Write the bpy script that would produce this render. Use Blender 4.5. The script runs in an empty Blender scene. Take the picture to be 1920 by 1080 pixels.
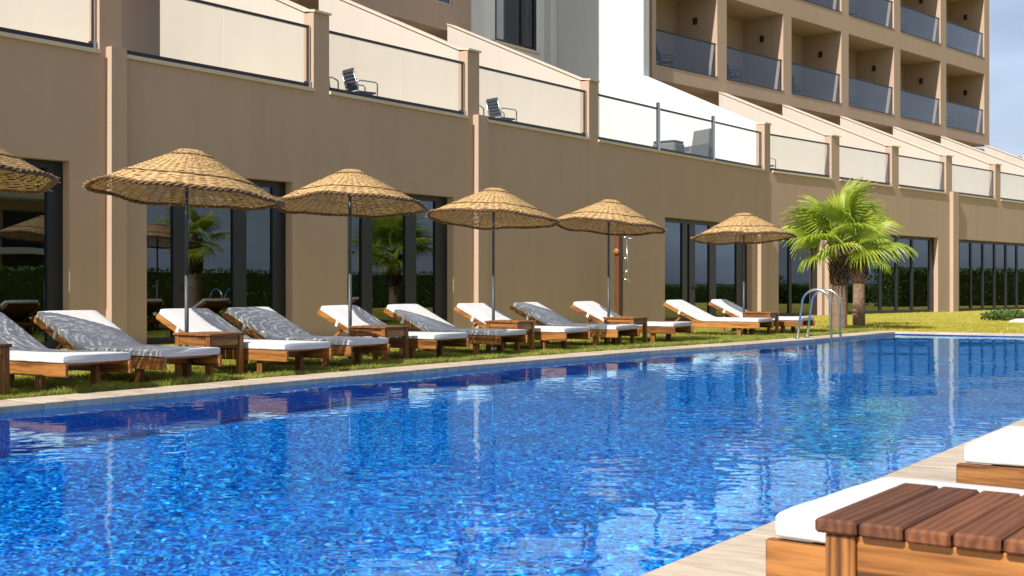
import bpy, math, random
import numpy as np
from mathutils import Vector, Matrix, noise as mnoise

random.seed(7)
scn = bpy.context.scene
COL = scn.collection
R = math.radians

# ---------------------------------------------------------------- camera
cam_d = bpy.data.cameras.new('camera')
cam = bpy.data.objects.new('camera', cam_d)
COL.objects.link(cam)
scn.camera = cam
cam_d.sensor_width = 36.0
cam_d.lens = 43.1
cam_d.clip_start = 0.05
cam_d.clip_end = 3000.0
cam.location = (0.0, 0.0, 1.05)
cam.rotation_euler = (R(90), 0.0, R(34.15))
cam_d.dof.use_dof = True
cam_d.dof.focus_distance = 16.0
cam_d.dof.aperture_fstop = 11.0

# ---------------------------------------------------------------- sky and sun
SUN_EL, SUN_AZ = R(43.0), R(2.2)
to_sun = Vector((-math.sin(SUN_AZ) * math.cos(SUN_EL), -math.cos(SUN_AZ) * math.cos(SUN_EL), math.sin(SUN_EL)))
world = bpy.data.worlds.new('World')
scn.world = world
world.use_nodes = True
wn = world.node_tree
bg = wn.nodes['Background']
sky = wn.nodes.new('ShaderNodeTexSky')
sky.sky_type = 'NISHITA'
sky.sun_disc = False
sky.sun_elevation = SUN_EL
sky.sun_rotation = R(180) + SUN_AZ
sky.air_density = 1.0
sky.dust_density = 2.2
sky.ozone_density = 1.2
# thin high cloud mixed into the clear sky
tcw = wn.nodes.new('ShaderNodeTexCoord')
mpw = wn.nodes.new('ShaderNodeMapping')
mpw.inputs['Scale'].default_value = (1.6, 1.6, 4.0)
cn = wn.nodes.new('ShaderNodeTexNoise')
cn.inputs['Scale'].default_value = 2.4
cn.inputs['Detail'].default_value = 7.0
cn.inputs['Roughness'].default_value = 0.55
cr = wn.nodes.new('ShaderNodeMapRange')
cr.inputs['From Min'].default_value = 0.40
cr.inputs['From Max'].default_value = 0.72
cr.inputs['To Min'].default_value = 0.25
cr.inputs['To Max'].default_value = 0.7
cm = wn.nodes.new('ShaderNodeMix')
cm.data_type = 'RGBA'
cm.inputs[7].default_value = (10.2, 12.2, 15.8, 1.0)
wn.links.new(tcw.outputs['Generated'], mpw.inputs[0])
wn.links.new(mpw.outputs[0], cn.inputs['Vector'])
wn.links.new(cn.outputs['Fac'], cr.inputs['Value'])
wn.links.new(cr.outputs[0], cm.inputs[0])
wn.links.new(sky.outputs[0], cm.inputs[6])
wn.links.new(cm.outputs[2], bg.inputs[0])
bg.inputs[1].default_value = 0.055
sun_d = bpy.data.lights.new('sun', 'SUN')
sun_d.energy = 5.0
sun_d.angle = R(0.53)
sun_d.color = (1.0, 0.955, 0.89)
sun_d.cycles.is_caustics_light = True
sun = bpy.data.objects.new('sun', sun_d)
COL.objects.link(sun)
sun.rotation_euler = to_sun.to_track_quat('Z', 'Y').to_euler()
sun.location = (0, -20, 30)

scn.view_settings.view_transform = 'Standard'
scn.view_settings.look = 'None'
scn.view_settings.gamma = 1.0
scn.view_settings.exposure = 0.52
scn.render.engine = 'CYCLES'
scn.cycles.use_denoising = True
scn.cycles.max_bounces = 7
scn.cycles.diffuse_bounces = 3
scn.cycles.glossy_bounces = 4
scn.cycles.transmission_bounces = 6
scn.cycles.transparent_max_bounces = 12
scn.cycles.sample_clamp_indirect = 6.0
scn.cycles.use_adaptive_sampling = True
scn.cycles.adaptive_threshold = 0.02

# ---------------------------------------------------------------- material helpers
def new_mat(name):
    m = bpy.data.materials.new(name)
    m.use_nodes = True
    nt = m.node_tree
    return m, nt, nt.nodes['Principled BSDF']

def nd(nt, kind, **kw):
    n = nt.nodes.new(kind)
    for k, v in kw.items():
        if k.startswith('_'):
            n.inputs[k[1:].replace('_', ' ')].default_value = v
        else:
            setattr(n, k, v)
    return n

def ramp(nt, stops):
    r = nt.nodes.new('ShaderNodeValToRGB')
    e = r.color_ramp.elements
    while len(e) < len(stops):
        e.new(0.5)
    for i, (p, c) in enumerate(stops):
        e[i].position = p
        e[i].color = (*c, 1)
    return r

def coords(nt, kind='Object', scale=(1, 1, 1), loc_random=False):
    tc = nt.nodes.new('ShaderNodeTexCoord')
    mp = nt.nodes.new('ShaderNodeMapping')
    mp.inputs['Scale'].default_value = scale
    nt.links.new(tc.outputs[kind], mp.inputs[0])
    if loc_random:
        oi = nt.nodes.new('ShaderNodeObjectInfo')
        mu = nd(nt, 'ShaderNodeVectorMath', operation='SCALE')
        cb = nt.nodes.new('ShaderNodeCombineXYZ')
        for i in range(3):
            nt.links.new(oi.outputs['Random'], cb.inputs[i])
        nt.links.new(cb.outputs[0], mu.inputs[0])
        mu.inputs['Scale'].default_value = 37.0
        nt.links.new(mu.outputs[0], mp.inputs['Location'])
    return mp

def bump(nt, src, strength, dist, b):
    bm = nt.nodes.new('ShaderNodeBump')
    bm.inputs['Strength'].default_value = strength
    bm.inputs['Distance'].default_value = dist
    nt.links.new(src, bm.inputs['Height'])
    nt.links.new(bm.outputs[0], b.inputs['Normal'])
    return bm

def simple(name, col, rough=0.5, metal=0.0, spec=0.5):
    m, nt, b = new_mat(name)
    b.inputs['Base Color'].default_value = (*col, 1)
    b.inputs['Roughness'].default_value = rough
    b.inputs['Metallic'].default_value = metal
    b.inputs['Specular IOR Level'].default_value = spec
    mp = coords(nt, 'Object', (6, 6, 6))
    n = nd(nt, 'ShaderNodeTexNoise', _Scale=3.0, _Detail=4.0)
    nt.links.new(mp.outputs[0], n.inputs['Vector'])
    r = nd(nt, 'ShaderNodeMapRange', _To_Min=max(0.02, rough - 0.08), _To_Max=min(1, rough + 0.08))
    nt.links.new(n.outputs['Fac'], r.inputs['Value'])
    nt.links.new(r.outputs[0], b.inputs['Roughness'])
    return m

def plaster(name, col, dirt=0.10):
    m, nt, b = new_mat(name)
    mp = coords(nt, 'Object', (1, 1, 1))
    n1 = nd(nt, 'ShaderNodeTexNoise', _Scale=0.35, _Detail=5.0, _Roughness=0.6)
    nt.links.new(mp.outputs[0], n1.inputs['Vector'])
    mp2 = coords(nt, 'Object', (2.4, 2.4, 0.10))
    n2 = nd(nt, 'ShaderNodeTexNoise', _Scale=1.0, _Detail=4.0, _Roughness=0.6)
    nt.links.new(mp2.outputs[0], n2.inputs['Vector'])
    mx = nd(nt, 'ShaderNodeMath', operation='ADD')
    nt.links.new(n1.outputs['Fac'], mx.inputs[0])
    nt.links.new(n2.outputs['Fac'], mx.inputs[1])
    lo = tuple(c * (1 - dirt) for c in col)
    hi = tuple(min(1, c * (1 + dirt * 0.6)) for c in col)
    rp = ramp(nt, [(0.0, lo), (1.0, hi)])
    mr = nd(nt, 'ShaderNodeMapRange', _From_Min=0.7, _From_Max=1.3)
    nt.links.new(mx.outputs[0], mr.inputs['Value'])
    nt.links.new(mr.outputs[0], rp.inputs[0])
    nt.links.new(rp.outputs[0], b.inputs['Base Color'])
    b.inputs['Roughness'].default_value = 0.9
    b.inputs['Specular IOR Level'].default_value = 0.2
    n3 = nd(nt, 'ShaderNodeTexNoise', _Scale=90.0, _Detail=3.0)
    nt.links.new(mp.outputs[0], n3.inputs['Vector'])
    bump(nt, n3.outputs['Fac'], 0.25, 0.004, b)
    return m

def wood(name, axis, dark, mid, light, rough=0.45):
    """varnished timber, grain running along the given local axis"""
    m, nt, b = new_mat(name)
    sc = [26.0, 26.0, 26.0]
    sc['xyz'.index(axis)] = 1.8
    mp = coords(nt, 'Object', sc, True)
    n = nd(nt, 'ShaderNodeTexNoise', _Scale=1.6, _Detail=6.0, _Roughness=0.62, _Distortion=0.9)
    nt.links.new(mp.outputs[0], n.inputs['Vector'])
    w = nd(nt, 'ShaderNodeTexWave', _Scale=0.55, _Distortion=7.0, _Detail=3.0)
    w.bands_direction = {'x': 'Y', 'y': 'X', 'z': 'X'}[axis]
    nt.links.new(mp.outputs[0], w.inputs['Vector'])
    mix = nd(nt, 'ShaderNodeMath', operation='MULTIPLY_ADD')
    nt.links.new(w.outputs['Fac'], mix.inputs[0])
    mix.inputs[1].default_value = 0.34
    nt.links.new(n.outputs['Fac'], mix.inputs[2])
    rp = ramp(nt, [(0.40, dark), (0.62, mid), (0.88, light)])
    nt.links.new(mix.outputs[0], rp.inputs[0])
    oi = nt.nodes.new('ShaderNodeObjectInfo')
    hv = nt.nodes.new('ShaderNodeHueSaturation')
    mr = nd(nt, 'ShaderNodeMapRange', _To_Min=0.72, _To_Max=1.18)
    nt.links.new(oi.outputs['Random'], mr.inputs['Value'])
    nt.links.new(mr.outputs[0], hv.inputs['Value'])
    nt.links.new(rp.outputs[0], hv.inputs['Color'])
    nt.links.new(hv.outputs[0], b.inputs['Base Color'])
    b.inputs['Roughness'].default_value = rough
    bump(nt, mix.outputs[0], 0.35, 0.003, b)
    return m

def glass_pane(name, tint, ior=1.5, rough=0.0, refl=(1, 1, 1)):
    m, nt, b = new_mat(name)
    nt.nodes.remove(b)
    out = nt.nodes['Material Output']
    f0 = ((ior - 1) / (ior + 1)) ** 2
    lw = nd(nt, 'ShaderNodeLayerWeight')
    lw.inputs['Blend'].default_value = 0.5
    pw = nd(nt, 'ShaderNodeMath', operation='POWER')
    nt.links.new(lw.outputs['Facing'], pw.inputs[0])
    pw.inputs[1].default_value = 4.0
    fr = nd(nt, 'ShaderNodeMapRange', _To_Min=f0, _To_Max=1.0)
    nt.links.new(pw.outputs[0], fr.inputs['Value'])
    tr = nt.nodes.new('ShaderNodeBsdfTransparent')
    tr.inputs[0].default_value = (*tint, 1)
    gl = nt.nodes.new('ShaderNodeBsdfGlossy')
    gl.inputs['Roughness'].default_value = rough
    gl.inputs[0].default_value = (*refl, 1)
    mp = coords(nt, 'Object', (1, 1, 1))
    n = nd(nt, 'ShaderNodeTexNoise', _Scale=0.8, _Detail=1.0)
    nt.links.new(mp.outputs[0], n.inputs['Vector'])
    bp = nd(nt, 'ShaderNodeBump', _Strength=0.12, _Distance=0.008)
    nt.links.new(n.outputs['Fac'], bp.inputs['Height'])
    nt.links.new(bp.outputs[0], gl.inputs['Normal'])
    mx = nt.nodes.new('ShaderNodeMixShader')
    nt.links.new(fr.outputs[0], mx.inputs[0])
    nt.links.new(tr.outputs[0], mx.inputs[1])
    nt.links.new(gl.outputs[0], mx.inputs[2])
    nt.links.new(mx.outputs[0], out.inputs[0])
    return m

M = {}
M['wall_shade'] = plaster('wall_plaster_shade', (0.425, 0.308, 0.228), 0.06)  # wall plaster with the shade of the facade put into its colour
M['wall_sunlit'] = plaster('wall_plaster_sunlit', (0.475, 0.425, 0.365), 0.04)  # same wall plaster, paler to carry the sunlight on the divider walls
M['white'] = plaster('white_plaster', (0.63, 0.63, 0.62), 0.05)
M['sill'] = plaster('pale_stone_cap', (0.56, 0.47, 0.37), 0.08)
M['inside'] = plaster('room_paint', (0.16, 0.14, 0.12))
M['frame'] = simple('anthracite_aluminium', (0.012, 0.014, 0.02), 0.4)
M['rail'] = simple('dark_rail', (0.012, 0.013, 0.018), 0.35)
M['steel'] = simple('brushed_steel', (0.55, 0.56, 0.58), 0.22, 1.0)
M['galv'] = simple('grey_painted_pole', (0.055, 0.062, 0.066), 0.5, 0.1)
M['pane'] = glass_pane('window_glass', (0.16, 0.18, 0.20), 2.35, 0.0, (0.82, 0.91, 1.0))
M['glass'] = glass_pane('balcony_glass', (0.93, 0.94, 0.93), 1.25)
M['glass_blue'] = glass_pane('tinted_balcony_glass', (0.76, 0.81, 0.87), 1.42)
M['black'] = simple('dark_fitting', (0.015, 0.015, 0.016), 0.5)
M['curtain'] = plaster('curtain_cloth', (0.45, 0.38, 0.30))
T_D, T_M, T_L = (0.065, 0.021, 0.006), (0.220, 0.082, 0.016), (0.36, 0.150, 0.036)
for ax in 'xyz':
    M['wood_' + ax] = wood('teak_' + ax, ax, T_D, T_M, T_L)
    M['dwood_' + ax] = wood('weathered_teak_' + ax, ax, (0.080, 0.024, 0.007), (0.125, 0.038, 0.011), (0.175, 0.060, 0.018), 0.75)
M['shower_wood'] = wood('dark_teak', 'z', (0.03, 0.012, 0.006), (0.09, 0.03, 0.012), (0.16, 0.06, 0.025))

def mat_fabric():
    m, nt, b = new_mat('white_canvas')
    mp = coords(nt, 'Object', (1, 1, 1), True)
    n = nd(nt, 'ShaderNodeTexNoise', _Scale=5.0, _Detail=5.0, _Roughness=0.6)
    nt.links.new(mp.outputs[0], n.inputs['Vector'])
    rp = ramp(nt, [(0.3, (0.52, 0.515, 0.505)), (0.7, (0.59, 0.585, 0.575))])
    nt.links.new(n.outputs['Fac'], rp.inputs[0])
    nt.links.new(rp.outputs[0], b.inputs['Base Color'])
    b.inputs['Roughness'].default_value = 0.95
    b.inputs['Specular IOR Level'].default_value = 0.1
    n2 = nd(nt, 'ShaderNodeTexNoise', _Scale=9.0, _Detail=6.0, _Distortion=0.6)
    nt.links.new(mp.outputs[0], n2.inputs['Vector'])
    w1 = nd(nt, 'ShaderNodeTexNoise', _Scale=2.2, _Detail=2.0, _Distortion=2.2)
    nt.links.new(mp.outputs[0], w1.inputs['Vector'])
    ab = nd(nt, 'ShaderNodeMath', operation='PINGPONG')
    nt.links.new(w1.outputs['Fac'], ab.inputs[0])
    ab.inputs[1].default_value = 0.13
    sm = nd(nt, 'ShaderNodeMath', operation='MULTIPLY_ADD')
    nt.links.new(ab.outputs[0], sm.inputs[0])
    sm.inputs[1].default_value = 2.6
    nt.links.new(n2.outputs['Fac'], sm.inputs[2])
    bump(nt, sm.outputs[0], 0.3, 0.010, b)
    return m
M['fabric'] = mat_fabric()

def mat_wicker(name, a, c, d):
    m, nt, b = new_mat(name)
    mp = coords(nt, 'Object', (1, 1, 1), True)
    n = nd(nt, 'ShaderNodeTexNoise', _Scale=16.0, _Detail=5.0, _Roughness=0.7)
    nt.links.new(mp.outputs[0], n.inputs['Vector'])
    rp = ramp(nt, [(0.25, a), (0.5, c), (0.75, d)])
    nt.links.new(n.outputs['Fac'], rp.inputs[0])
    nt.links.new(rp.outputs[0], b.inputs['Base Color'])
    b.inputs['Roughness'].default_value = 0.7
    out = nt.nodes['Material Output']
    tl = nt.nodes.new('ShaderNodeBsdfTranslucent')
    nt.links.new(rp.outputs[0], tl.inputs[0])
    mx = nd(nt, 'ShaderNodeMixShader')
    mx.inputs[0].default_value = 0.24
    nt.links.new(b.outputs[0], mx.inputs[1])
    nt.links.new(tl.outputs[0], mx.inputs[2])
    nt.links.new(mx.outputs[0], out.inputs[0])
    return m
M['wicker'] = mat_wicker('wicker_straw', (0.30, 0.165, 0.055), (0.58, 0.375, 0.155), (0.72, 0.52, 0.26))
M['braid'] = mat_wicker('wicker_rim', (0.06, 0.03, 0.012), (0.20, 0.11, 0.045), (0.36, 0.22, 0.09))

def mat_leaf(name, a, c, trans=0.3):
    m, nt, b = new_mat(name)
    mp = coords(nt, 'Object', (1, 1, 1), True)
    n = nd(nt, 'ShaderNodeTexNoise', _Scale=3.0, _Detail=4.0)
    nt.links.new(mp.outputs[0], n.inputs['Vector'])
    rp = ramp(nt, [(0.3, a), (0.7, c)])
    nt.links.new(n.outputs['Fac'], rp.inputs[0])
    nt.links.new(rp.outputs[0], b.inputs['Base Color'])
    b.inputs['Roughness'].default_value = 0.45
    out = nt.nodes['Material Output']
    tl = nt.nodes.new('ShaderNodeBsdfTranslucent')
    hv = nd(nt, 'ShaderNodeHueSaturation', _Value=1.5)
    nt.links.new(rp.outputs[0], hv.inputs['Color'])
    nt.links.new(hv.outputs[0], tl.inputs[0])
    mx = nd(nt, 'ShaderNodeMixShader')
    mx.inputs[0].default_value = trans
    nt.links.new(b.outputs[0], mx.inputs[1])
    nt.links.new(tl.outputs[0], mx.inputs[2])
    nt.links.new(mx.outputs[0], out.inputs[0])
    return m
M['palm_leaf'] = mat_leaf('palm_leaf', (0.18, 0.26, 0.016), (0.42, 0.47, 0.05), 0.42)
M['leaf'] = mat_leaf('shrub_leaf', (0.04, 0.08, 0.012), (0.10, 0.16, 0.03))
M['grass_green'] = mat_leaf('grass_blade_green', (0.15, 0.19, 0.02), (0.33, 0.33, 0.05), 0.3)
M['grass'] = mat_leaf('grass_blade', (0.27, 0.26, 0.025), (0.50, 0.42, 0.075), 0.3)

def mat_bark(name, a, c, d, ring):
    m, nt, b = new_mat(name)
    mp = coords(nt, 'Object', (5, 5, ring))
    n = nd(nt, 'ShaderNodeTexNoise', _Scale=2.2, _Detail=7.0, _Roughness=0.7)
    nt.links.new(mp.outputs[0], n.inputs['Vector'])
    rp = ramp(nt, [(0.3, a), (0.52, c), (0.72, d)])
    nt.links.new(n.outputs['Fac'], rp.inputs[0])
    nt.links.new(rp.outputs[0], b.inputs['Base Color'])
    b.inputs['Roughness'].default_value = 0.9
    bump(nt, n.outputs['Fac'], 0.9, 0.03, b)
    return m
M['bark'] = mat_bark('palm_bark', (0.11, 0.065, 0.04), (0.24, 0.15, 0.095), (0.36, 0.25, 0.17), 22)
M['boots'] = mat_bark('old_leaf_bases', (0.03, 0.017, 0.01), (0.09, 0.05, 0.03), (0.19, 0.11, 0.06), 6)

def mat_ground():
    m, nt, b = new_mat('lawn_ground')
    mp = coords(nt, 'Object', (1, 1, 1))
    n1 = nd(nt, 'ShaderNodeTexNoise', _Scale=0.45, _Detail=6.0, _Roughness=0.65)
    n2 = nd(nt, 'ShaderNodeTexNoise', _Scale=38.0, _Detail=5.0, _Roughness=0.7)
    for n in (n1, n2):
        nt.links.new(mp.outputs[0], n.inputs['Vector'])
    ad = nd(nt, 'ShaderNodeMath', operation='MULTIPLY_ADD')
    nt.links.new(n1.outputs['Fac'], ad.inputs[0])
    ad.inputs[1].default_value = 0.8
    nt.links.new(n2.outputs['Fac'], ad.inputs[2])
    rp = ramp(nt, [(0.55, (0.17, 0.19, 0.018)), (0.8, (0.33, 0.31, 0.045)), (1.0, (0.46, 0.38, 0.085))])
    nt.links.new(ad.outputs[0], rp.inputs[0])
    nt.links.new(rp.outputs[0], b.inputs['Base Color'])
    b.inputs['Roughness'].default_value = 0.95
    b.inputs['Specular IOR Level'].default_value = 0.1
    bump(nt, n2.outputs['Fac'], 0.8, 0.03, b)
    return m
M['ground'] = mat_ground()

def mat_travertine():
    m, nt, b = new_mat('travertine')
    mp = coords(nt, 'Object', (1.2, 5.0, 5.0), True)
    n1 = nd(nt, 'ShaderNodeTexNoise', _Scale=2.2, _Detail=8.0, _Roughness=0.65, _Distortion=0.6)
    nt.links.new(mp.outputs[0], n1.inputs['Vector'])
    rp = ramp(nt, [(0.28, (0.33, 0.24, 0.165)), (0.5, (0.46, 0.37, 0.275)), (0.75, (0.56, 0.48, 0.375))])
    nt.links.new(n1.outputs['Fac'], rp.inputs[0])
    oi = nt.nodes.new('ShaderNodeObjectInfo')
    hv = nt.nodes.new('ShaderNodeHueSaturation')
    mr = nd(nt, 'ShaderNodeMapRange', _To_Min=0.88, _To_Max=1.08)
    nt.links.new(oi.outputs['Random'], mr.inputs['Value'])
    nt.links.new(mr.outputs[0], hv.inputs['Value'])
    nt.links.new(rp.outputs[0], hv.inputs['Color'])
    nt.links.new(hv.outputs[0], b.inputs['Base Color'])
    b.inputs['Roughness'].default_value = 0.55
    bump(nt, n1.outputs['Fac'], 0.25, 0.004, b)
    return m
M['travertine'] = mat_travertine()
M['grout'] = plaster('deck_grout', (0.36, 0.30, 0.23))

def mat_mosaic():
    """small glass mosaic tiles in mixed blues"""
    m, nt, b = new_mat('blue_mosaic')
    mp = coords(nt, 'Object', (1, 1, 1))
    v = nd(nt, 'ShaderNodeTexVoronoi', _Scale=44.0, _Randomness=0.3)
    v.distance = 'CHEBYCHEV'
    nt.links.new(mp.outputs[0], v.inputs['Vector'])
    sp = nt.nodes.new('ShaderNodeSeparateColor')
    nt.links.new(v.outputs['Color'], sp.inputs[0])
    rp = ramp(nt, [(0.0, (0.002, 0.06, 0.34)), (0.3, (0.004, 0.14, 0.60)), (0.6, (0.008, 0.29, 0.82)),
                   (0.84, (0.025, 0.46, 0.90)), (1.0, (0.20, 0.74, 0.95))])
    nt.links.new(sp.outputs[0], rp.inputs[0])
    v2 = nd(nt, 'ShaderNodeTexNoise', _Scale=1.3, _Detail=3.0)
    nt.links.new(mp.outputs[0], v2.inputs['Vector'])
    hv = nt.nodes.new('ShaderNodeHueSaturation')
    mr = nd(nt, 'ShaderNodeMapRange', _From_Min=0.3, _From_Max=0.7, _To_Min=0.85, _To_Max=1.15)
    nt.links.new(v2.outputs['Fac'], mr.inputs['Value'])
    nt.links.new(mr.outputs[0], hv.inputs['Value'])
    nt.links.new(rp.outputs[0], hv.inputs['Color'])
    nt.links.new(hv.outputs[0], b.inputs['Base Color'])
    b.inputs['Roughness'].default_value = 0.3
    return m
M['mosaic'] = mat_mosaic()

def mat_water():
    m, nt, b = new_mat('pool_water')
    nt.nodes.remove(b)
    g = nt.nodes.new('ShaderNodeBsdfGlass')
    g.inputs['IOR'].default_value = 1.3
    g.inputs['Roughness'].default_value = 0.0
    g.inputs['Color'].default_value = (0.60, 0.91, 1.0, 1)
    nt.links.new(g.outputs[0], nt.nodes['Material Output'].inputs[0])
    return m
M['water'] = mat_water()

# ---------------------------------------------------------------- mesh helpers
def link(o, parent=None):
    COL.objects.link(o)
    if parent is not None:
        o.parent = parent
    return o

def empty(name, loc=(0, 0, 0), rz=0.0, label=None, cat=None, group=None, parent=None):
    o = bpy.data.objects.new(name, None)
    o.empty_display_size = 0.2
    o.location = loc
    o.rotation_euler = (0, 0, rz)
    link(o, parent)
    return tag(o, label, cat, group)

def tag(o, label=None, cat=None, group=None, kind=None):
    if label: o['label'] = label
    if cat: o['category'] = cat
    if group: o['group'] = group
    if kind: o['kind'] = kind
    return o

class MB:
    """collects shapes and links them as one mesh object"""
    def __init__(self):
        self.v, self.f = [], []
    def add(self, vs, fs):
        n = len(self.v)
        self.v += [tuple(p) for p in vs]
        self.f += [tuple(i + n for i in q) for q in fs]
        return self
    def hexa(self, p):
        return self.add(p, [(0, 3, 2, 1), (4, 5, 6, 7), (0, 1, 5, 4), (1, 2, 6, 5), (2, 3, 7, 6), (3, 0, 4, 7)])
    def box(self, x0, x1, y0, y1, z0, z1):
        return self.hexa([(x0, y0, z0), (x1, y0, z0), (x1, y1, z0), (x0, y1, z0),
                          (x0, y0, z1), (x1, y0, z1), (x1, y1, z1), (x0, y1, z1)])
    def cbox(self, x0, x1, y0, y1, z0, z1, b=0.006, mtx=None):
        """box with chamfered edges"""
        lo, hi = (x0, y0, z0), (x1, y1, z1)
        vs, idx = [], {}
        for sx in (0, 1):
            for sy in (0, 1):
                for sz in (0, 1):
                    c = [(lo, hi)[(sx, sy, sz)[k]][k] for k in range(3)]
                    for ax in range(3):
                        p = list(c)
                        for k in range(3):
                            if k != ax:
                                p[k] += b if (sx, sy, sz)[k] == 0 else -b
                        idx[(sx, sy, sz, ax)] = len(vs)
                        vs.append(Vector(p))
        fs = []
        for ax in range(3):
            o = [k for k in range(3) if k != ax]
            for s in (0, 1):
                q = []
                for (u, w) in ((0, 0), (1, 0), (1, 1), (0, 1)):
                    k = [0, 0, 0]
                    k[ax] = s; k[o[0]] = u; k[o[1]] = w
                    q.append(idx[(*k, ax)])
                fs.append(q)
        for ax in range(3):
            o = [k for k in range(3) if k != ax]
            for u in (0, 1):
                for w in (0, 1):
                    a = [0, 0, 0]; a[o[0]] = u; a[o[1]] = w
                    c = list(a); c[ax] = 1
                    fs.append([idx[(*a, o[0])], idx[(*a, o[1])], idx[(*c, o[1])], idx[(*c, o[0])]])
        for sx in (0, 1):
            for sy in (0, 1):
                for sz in (0, 1):
                    fs.append([idx[(sx, sy, sz, k)] for k in range(3)])
        cen = Vector(((x0 + x1) / 2, (y0 + y1) / 2, (z0 + z1) / 2))
        out = []
        for q in fs:
            n = Vector((0, 0, 0))
            P = [vs[i] for i in q]
            for i in range(len(P)):
                n += P[i].cross(P[(i + 1) % len(P)])
            mid = sum(P, Vector()) / len(P)
            n = (P[1] - P[0]).cross(P[-1] - P[0])
            out.append(q if n.dot(mid - cen) > 0 else q[::-1])
        if mtx is not None:
            vs = [mtx @ p for p in vs]
        return self.add(vs, out)
    def tube(self, pts, rad, n=8, cap=True):
        pts = [Vector(p) for p in pts]
        rs = rad if isinstance(rad, (list, tuple)) else [rad] * len(pts)
        base = len(self.v)
        up = None
        for i, p in enumerate(pts):
            t = (pts[min(i + 1, len(pts) - 1)] - pts[max(i - 1, 0)]).normalized()
            if up is None:
                up = Vector((0, 0, 1)) if abs(t.z) < 0.9 else Vector((1, 0, 0))
            a = t.cross(up).normalized()
            up = a.cross(t).normalized()
            for k in range(n):
                an = 2 * math.pi * k / n
                self.v.append(tuple(p + (a * math.cos(an) + up * math.sin(an)) * rs[i]))
        for i in range(len(pts) - 1):
            for k in range(n):
                a, b_ = base + i * n + k, base + i * n + (k + 1) % n
                self.f.append((a, b_, b_ + n, a + n))
        if cap:
            self.f.append(tuple(base + k for k in range(n))[::-1])
            self.f.append(tuple(base + (len(pts) - 1) * n + k for k in range(n)))
        return self
    def lathe(self, prof, n=24, wob=None):
        base = len(self.v)
        for (r, z) in prof:
            for k in range(n):
                an = 2 * math.pi * k / n
                rr = r * (wob(an, z) if wob else 1)
                self.v.append((rr * math.cos(an), rr * math.sin(an), z))
        for i in range(len(prof) - 1):
            for k in range(n):
                a, b_ = base + i * n + k, base + i * n + (k + 1) % n
                self.f.append((a, b_, b_ + n, a + n))
        return self
    def mesh(self, name, mat, smooth=False, origin=None):
        vs = self.v
        if origin is not None:
            vs = [(p[0] - origin[0], p[1] - origin[1], p[2] - origin[2]) for p in vs]
        me = bpy.data.meshes.new(name)
        me.from_pydata(vs, [], self.f)
        me.materials.append(mat)
        if smooth:
            me.polygons.foreach_set('use_smooth', [True] * len(me.polygons))
        me.update()
        return me
    def build(self, name, mat, parent=None, smooth=False, origin=None):
        return link(bpy.data.objects.new(name, self.mesh(name, mat, smooth, origin)), parent)

def inst(name, me, parent=None, loc=(0, 0, 0), rot=(0, 0, 0), scale=(1, 1, 1)):
    o = bpy.data.objects.new(name, me)
    o.location = loc
    o.rotation_euler = rot
    o.scale = scale
    return link(o, parent)

def copy_tree(o, parent=None):
    c = o.copy()
    COL.objects.link(c)
    c.parent = parent
    for ch in list(o.children):
        copy_tree(ch, c)
    return c

# ---------------------------------------------------------------- ground, deck, pool
EDGE = [(-9.69, -16.0), (-9.69, 13.2), (-9.5, 17.8), (-9.12, 20.7), (-8.9, 23.5), (-8.75, 28.9)]   # water line of the far long side
XR, YN, YF = -2.05, -16.0, 28.9
CW = 0.55
WZ = -0.04
DEPTH = 2.5
def edge_x(y):
    for (a, b) in zip(EDGE[:-1], EDGE[1:]):
        if y <= b[1]:
            return a[0] + (b[0] - a[0]) * (y - a[1]) / (b[1] - a[1])
    return EDGE[-1][0]

g = MB()
BIG = 900.0
ys = [-BIG] + [p[1] for p in EDGE]
for (a, b) in zip(EDGE[:-1], EDGE[1:]):
    g.add([(-BIG, a[1], 0), (a[0] - 0.3, a[1], 0), (b[0] - 0.3, b[1], 0), (-BIG, b[1], 0)], [(0, 1, 2, 3)])
g.add([(-BIG, YF, 0), (EDGE[-1][0] - 0.3, YF, 0), (EDGE[-1][0] - 0.3, YF + 0.3, 0), (-BIG, YF + 0.3, 0)], [(0, 1, 2, 3)])
g.add([(-BIG, YF + 0.3, 0), (XR + 0.3, YF + 0.3, 0), (XR + 0.3, BIG, 0), (-BIG, BIG, 0)], [(0, 1, 2, 3)])
g.add([(XR + 0.3, -BIG, 0), (BIG, -BIG, 0), (BIG, BIG, 0), (XR + 0.3, BIG, 0)], [(0, 1, 2, 3)])
g.add([(-BIG, -BIG, 0), (XR + 0.3, -BIG, 0), (XR + 0.3, YN, 0), (-BIG, YN, 0)], [(0, 1, 2, 3)])
tag(g.build('lawn', M['ground']), 'yellow green lawn around the pool and hotel', kind='structure')

# pool shell
p = MB()
for (a, b) in zip(EDGE[:-1], EDGE[1:]):
    p.add([(a[0], a[1], -DEPTH), (b[0], b[1], -DEPTH), (b[0], b[1], -0.02), (a[0], a[1], -0.02)], [(0, 1, 2, 3)])
    p.add([(a[0], a[1], -DEPTH), (XR, a[1], -DEPTH), (XR, b[1], -DEPTH), (b[0], b[1], -DEPTH)], [(0, 1, 2, 3)])
p.add([(EDGE[-1][0], YF, -DEPTH), (XR, YF, -DEPTH), (XR, YF, -0.02), (EDGE[-1][0], YF, -0.02)], [(0, 1, 2, 3)])
p.add([(XR, YN, -DEPTH), (XR, YF, -DEPTH), (XR, YF, -0.02), (XR, YN, -0.02)], [(0, 3, 2, 1)])
p.add([(EDGE[0][0], YN, -DEPTH), (XR, YN, -DEPTH), (XR, YN, -0.02), (EDGE[0][0], YN, -0.02)], [(0, 3, 2, 1)])
pool = tag(p.build('pool_basin', M['mosaic']), 'swimming pool basin lined with small blue mosaic tiles', kind='structure')
pool.cycles.is_caustics_receiver = True

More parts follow.
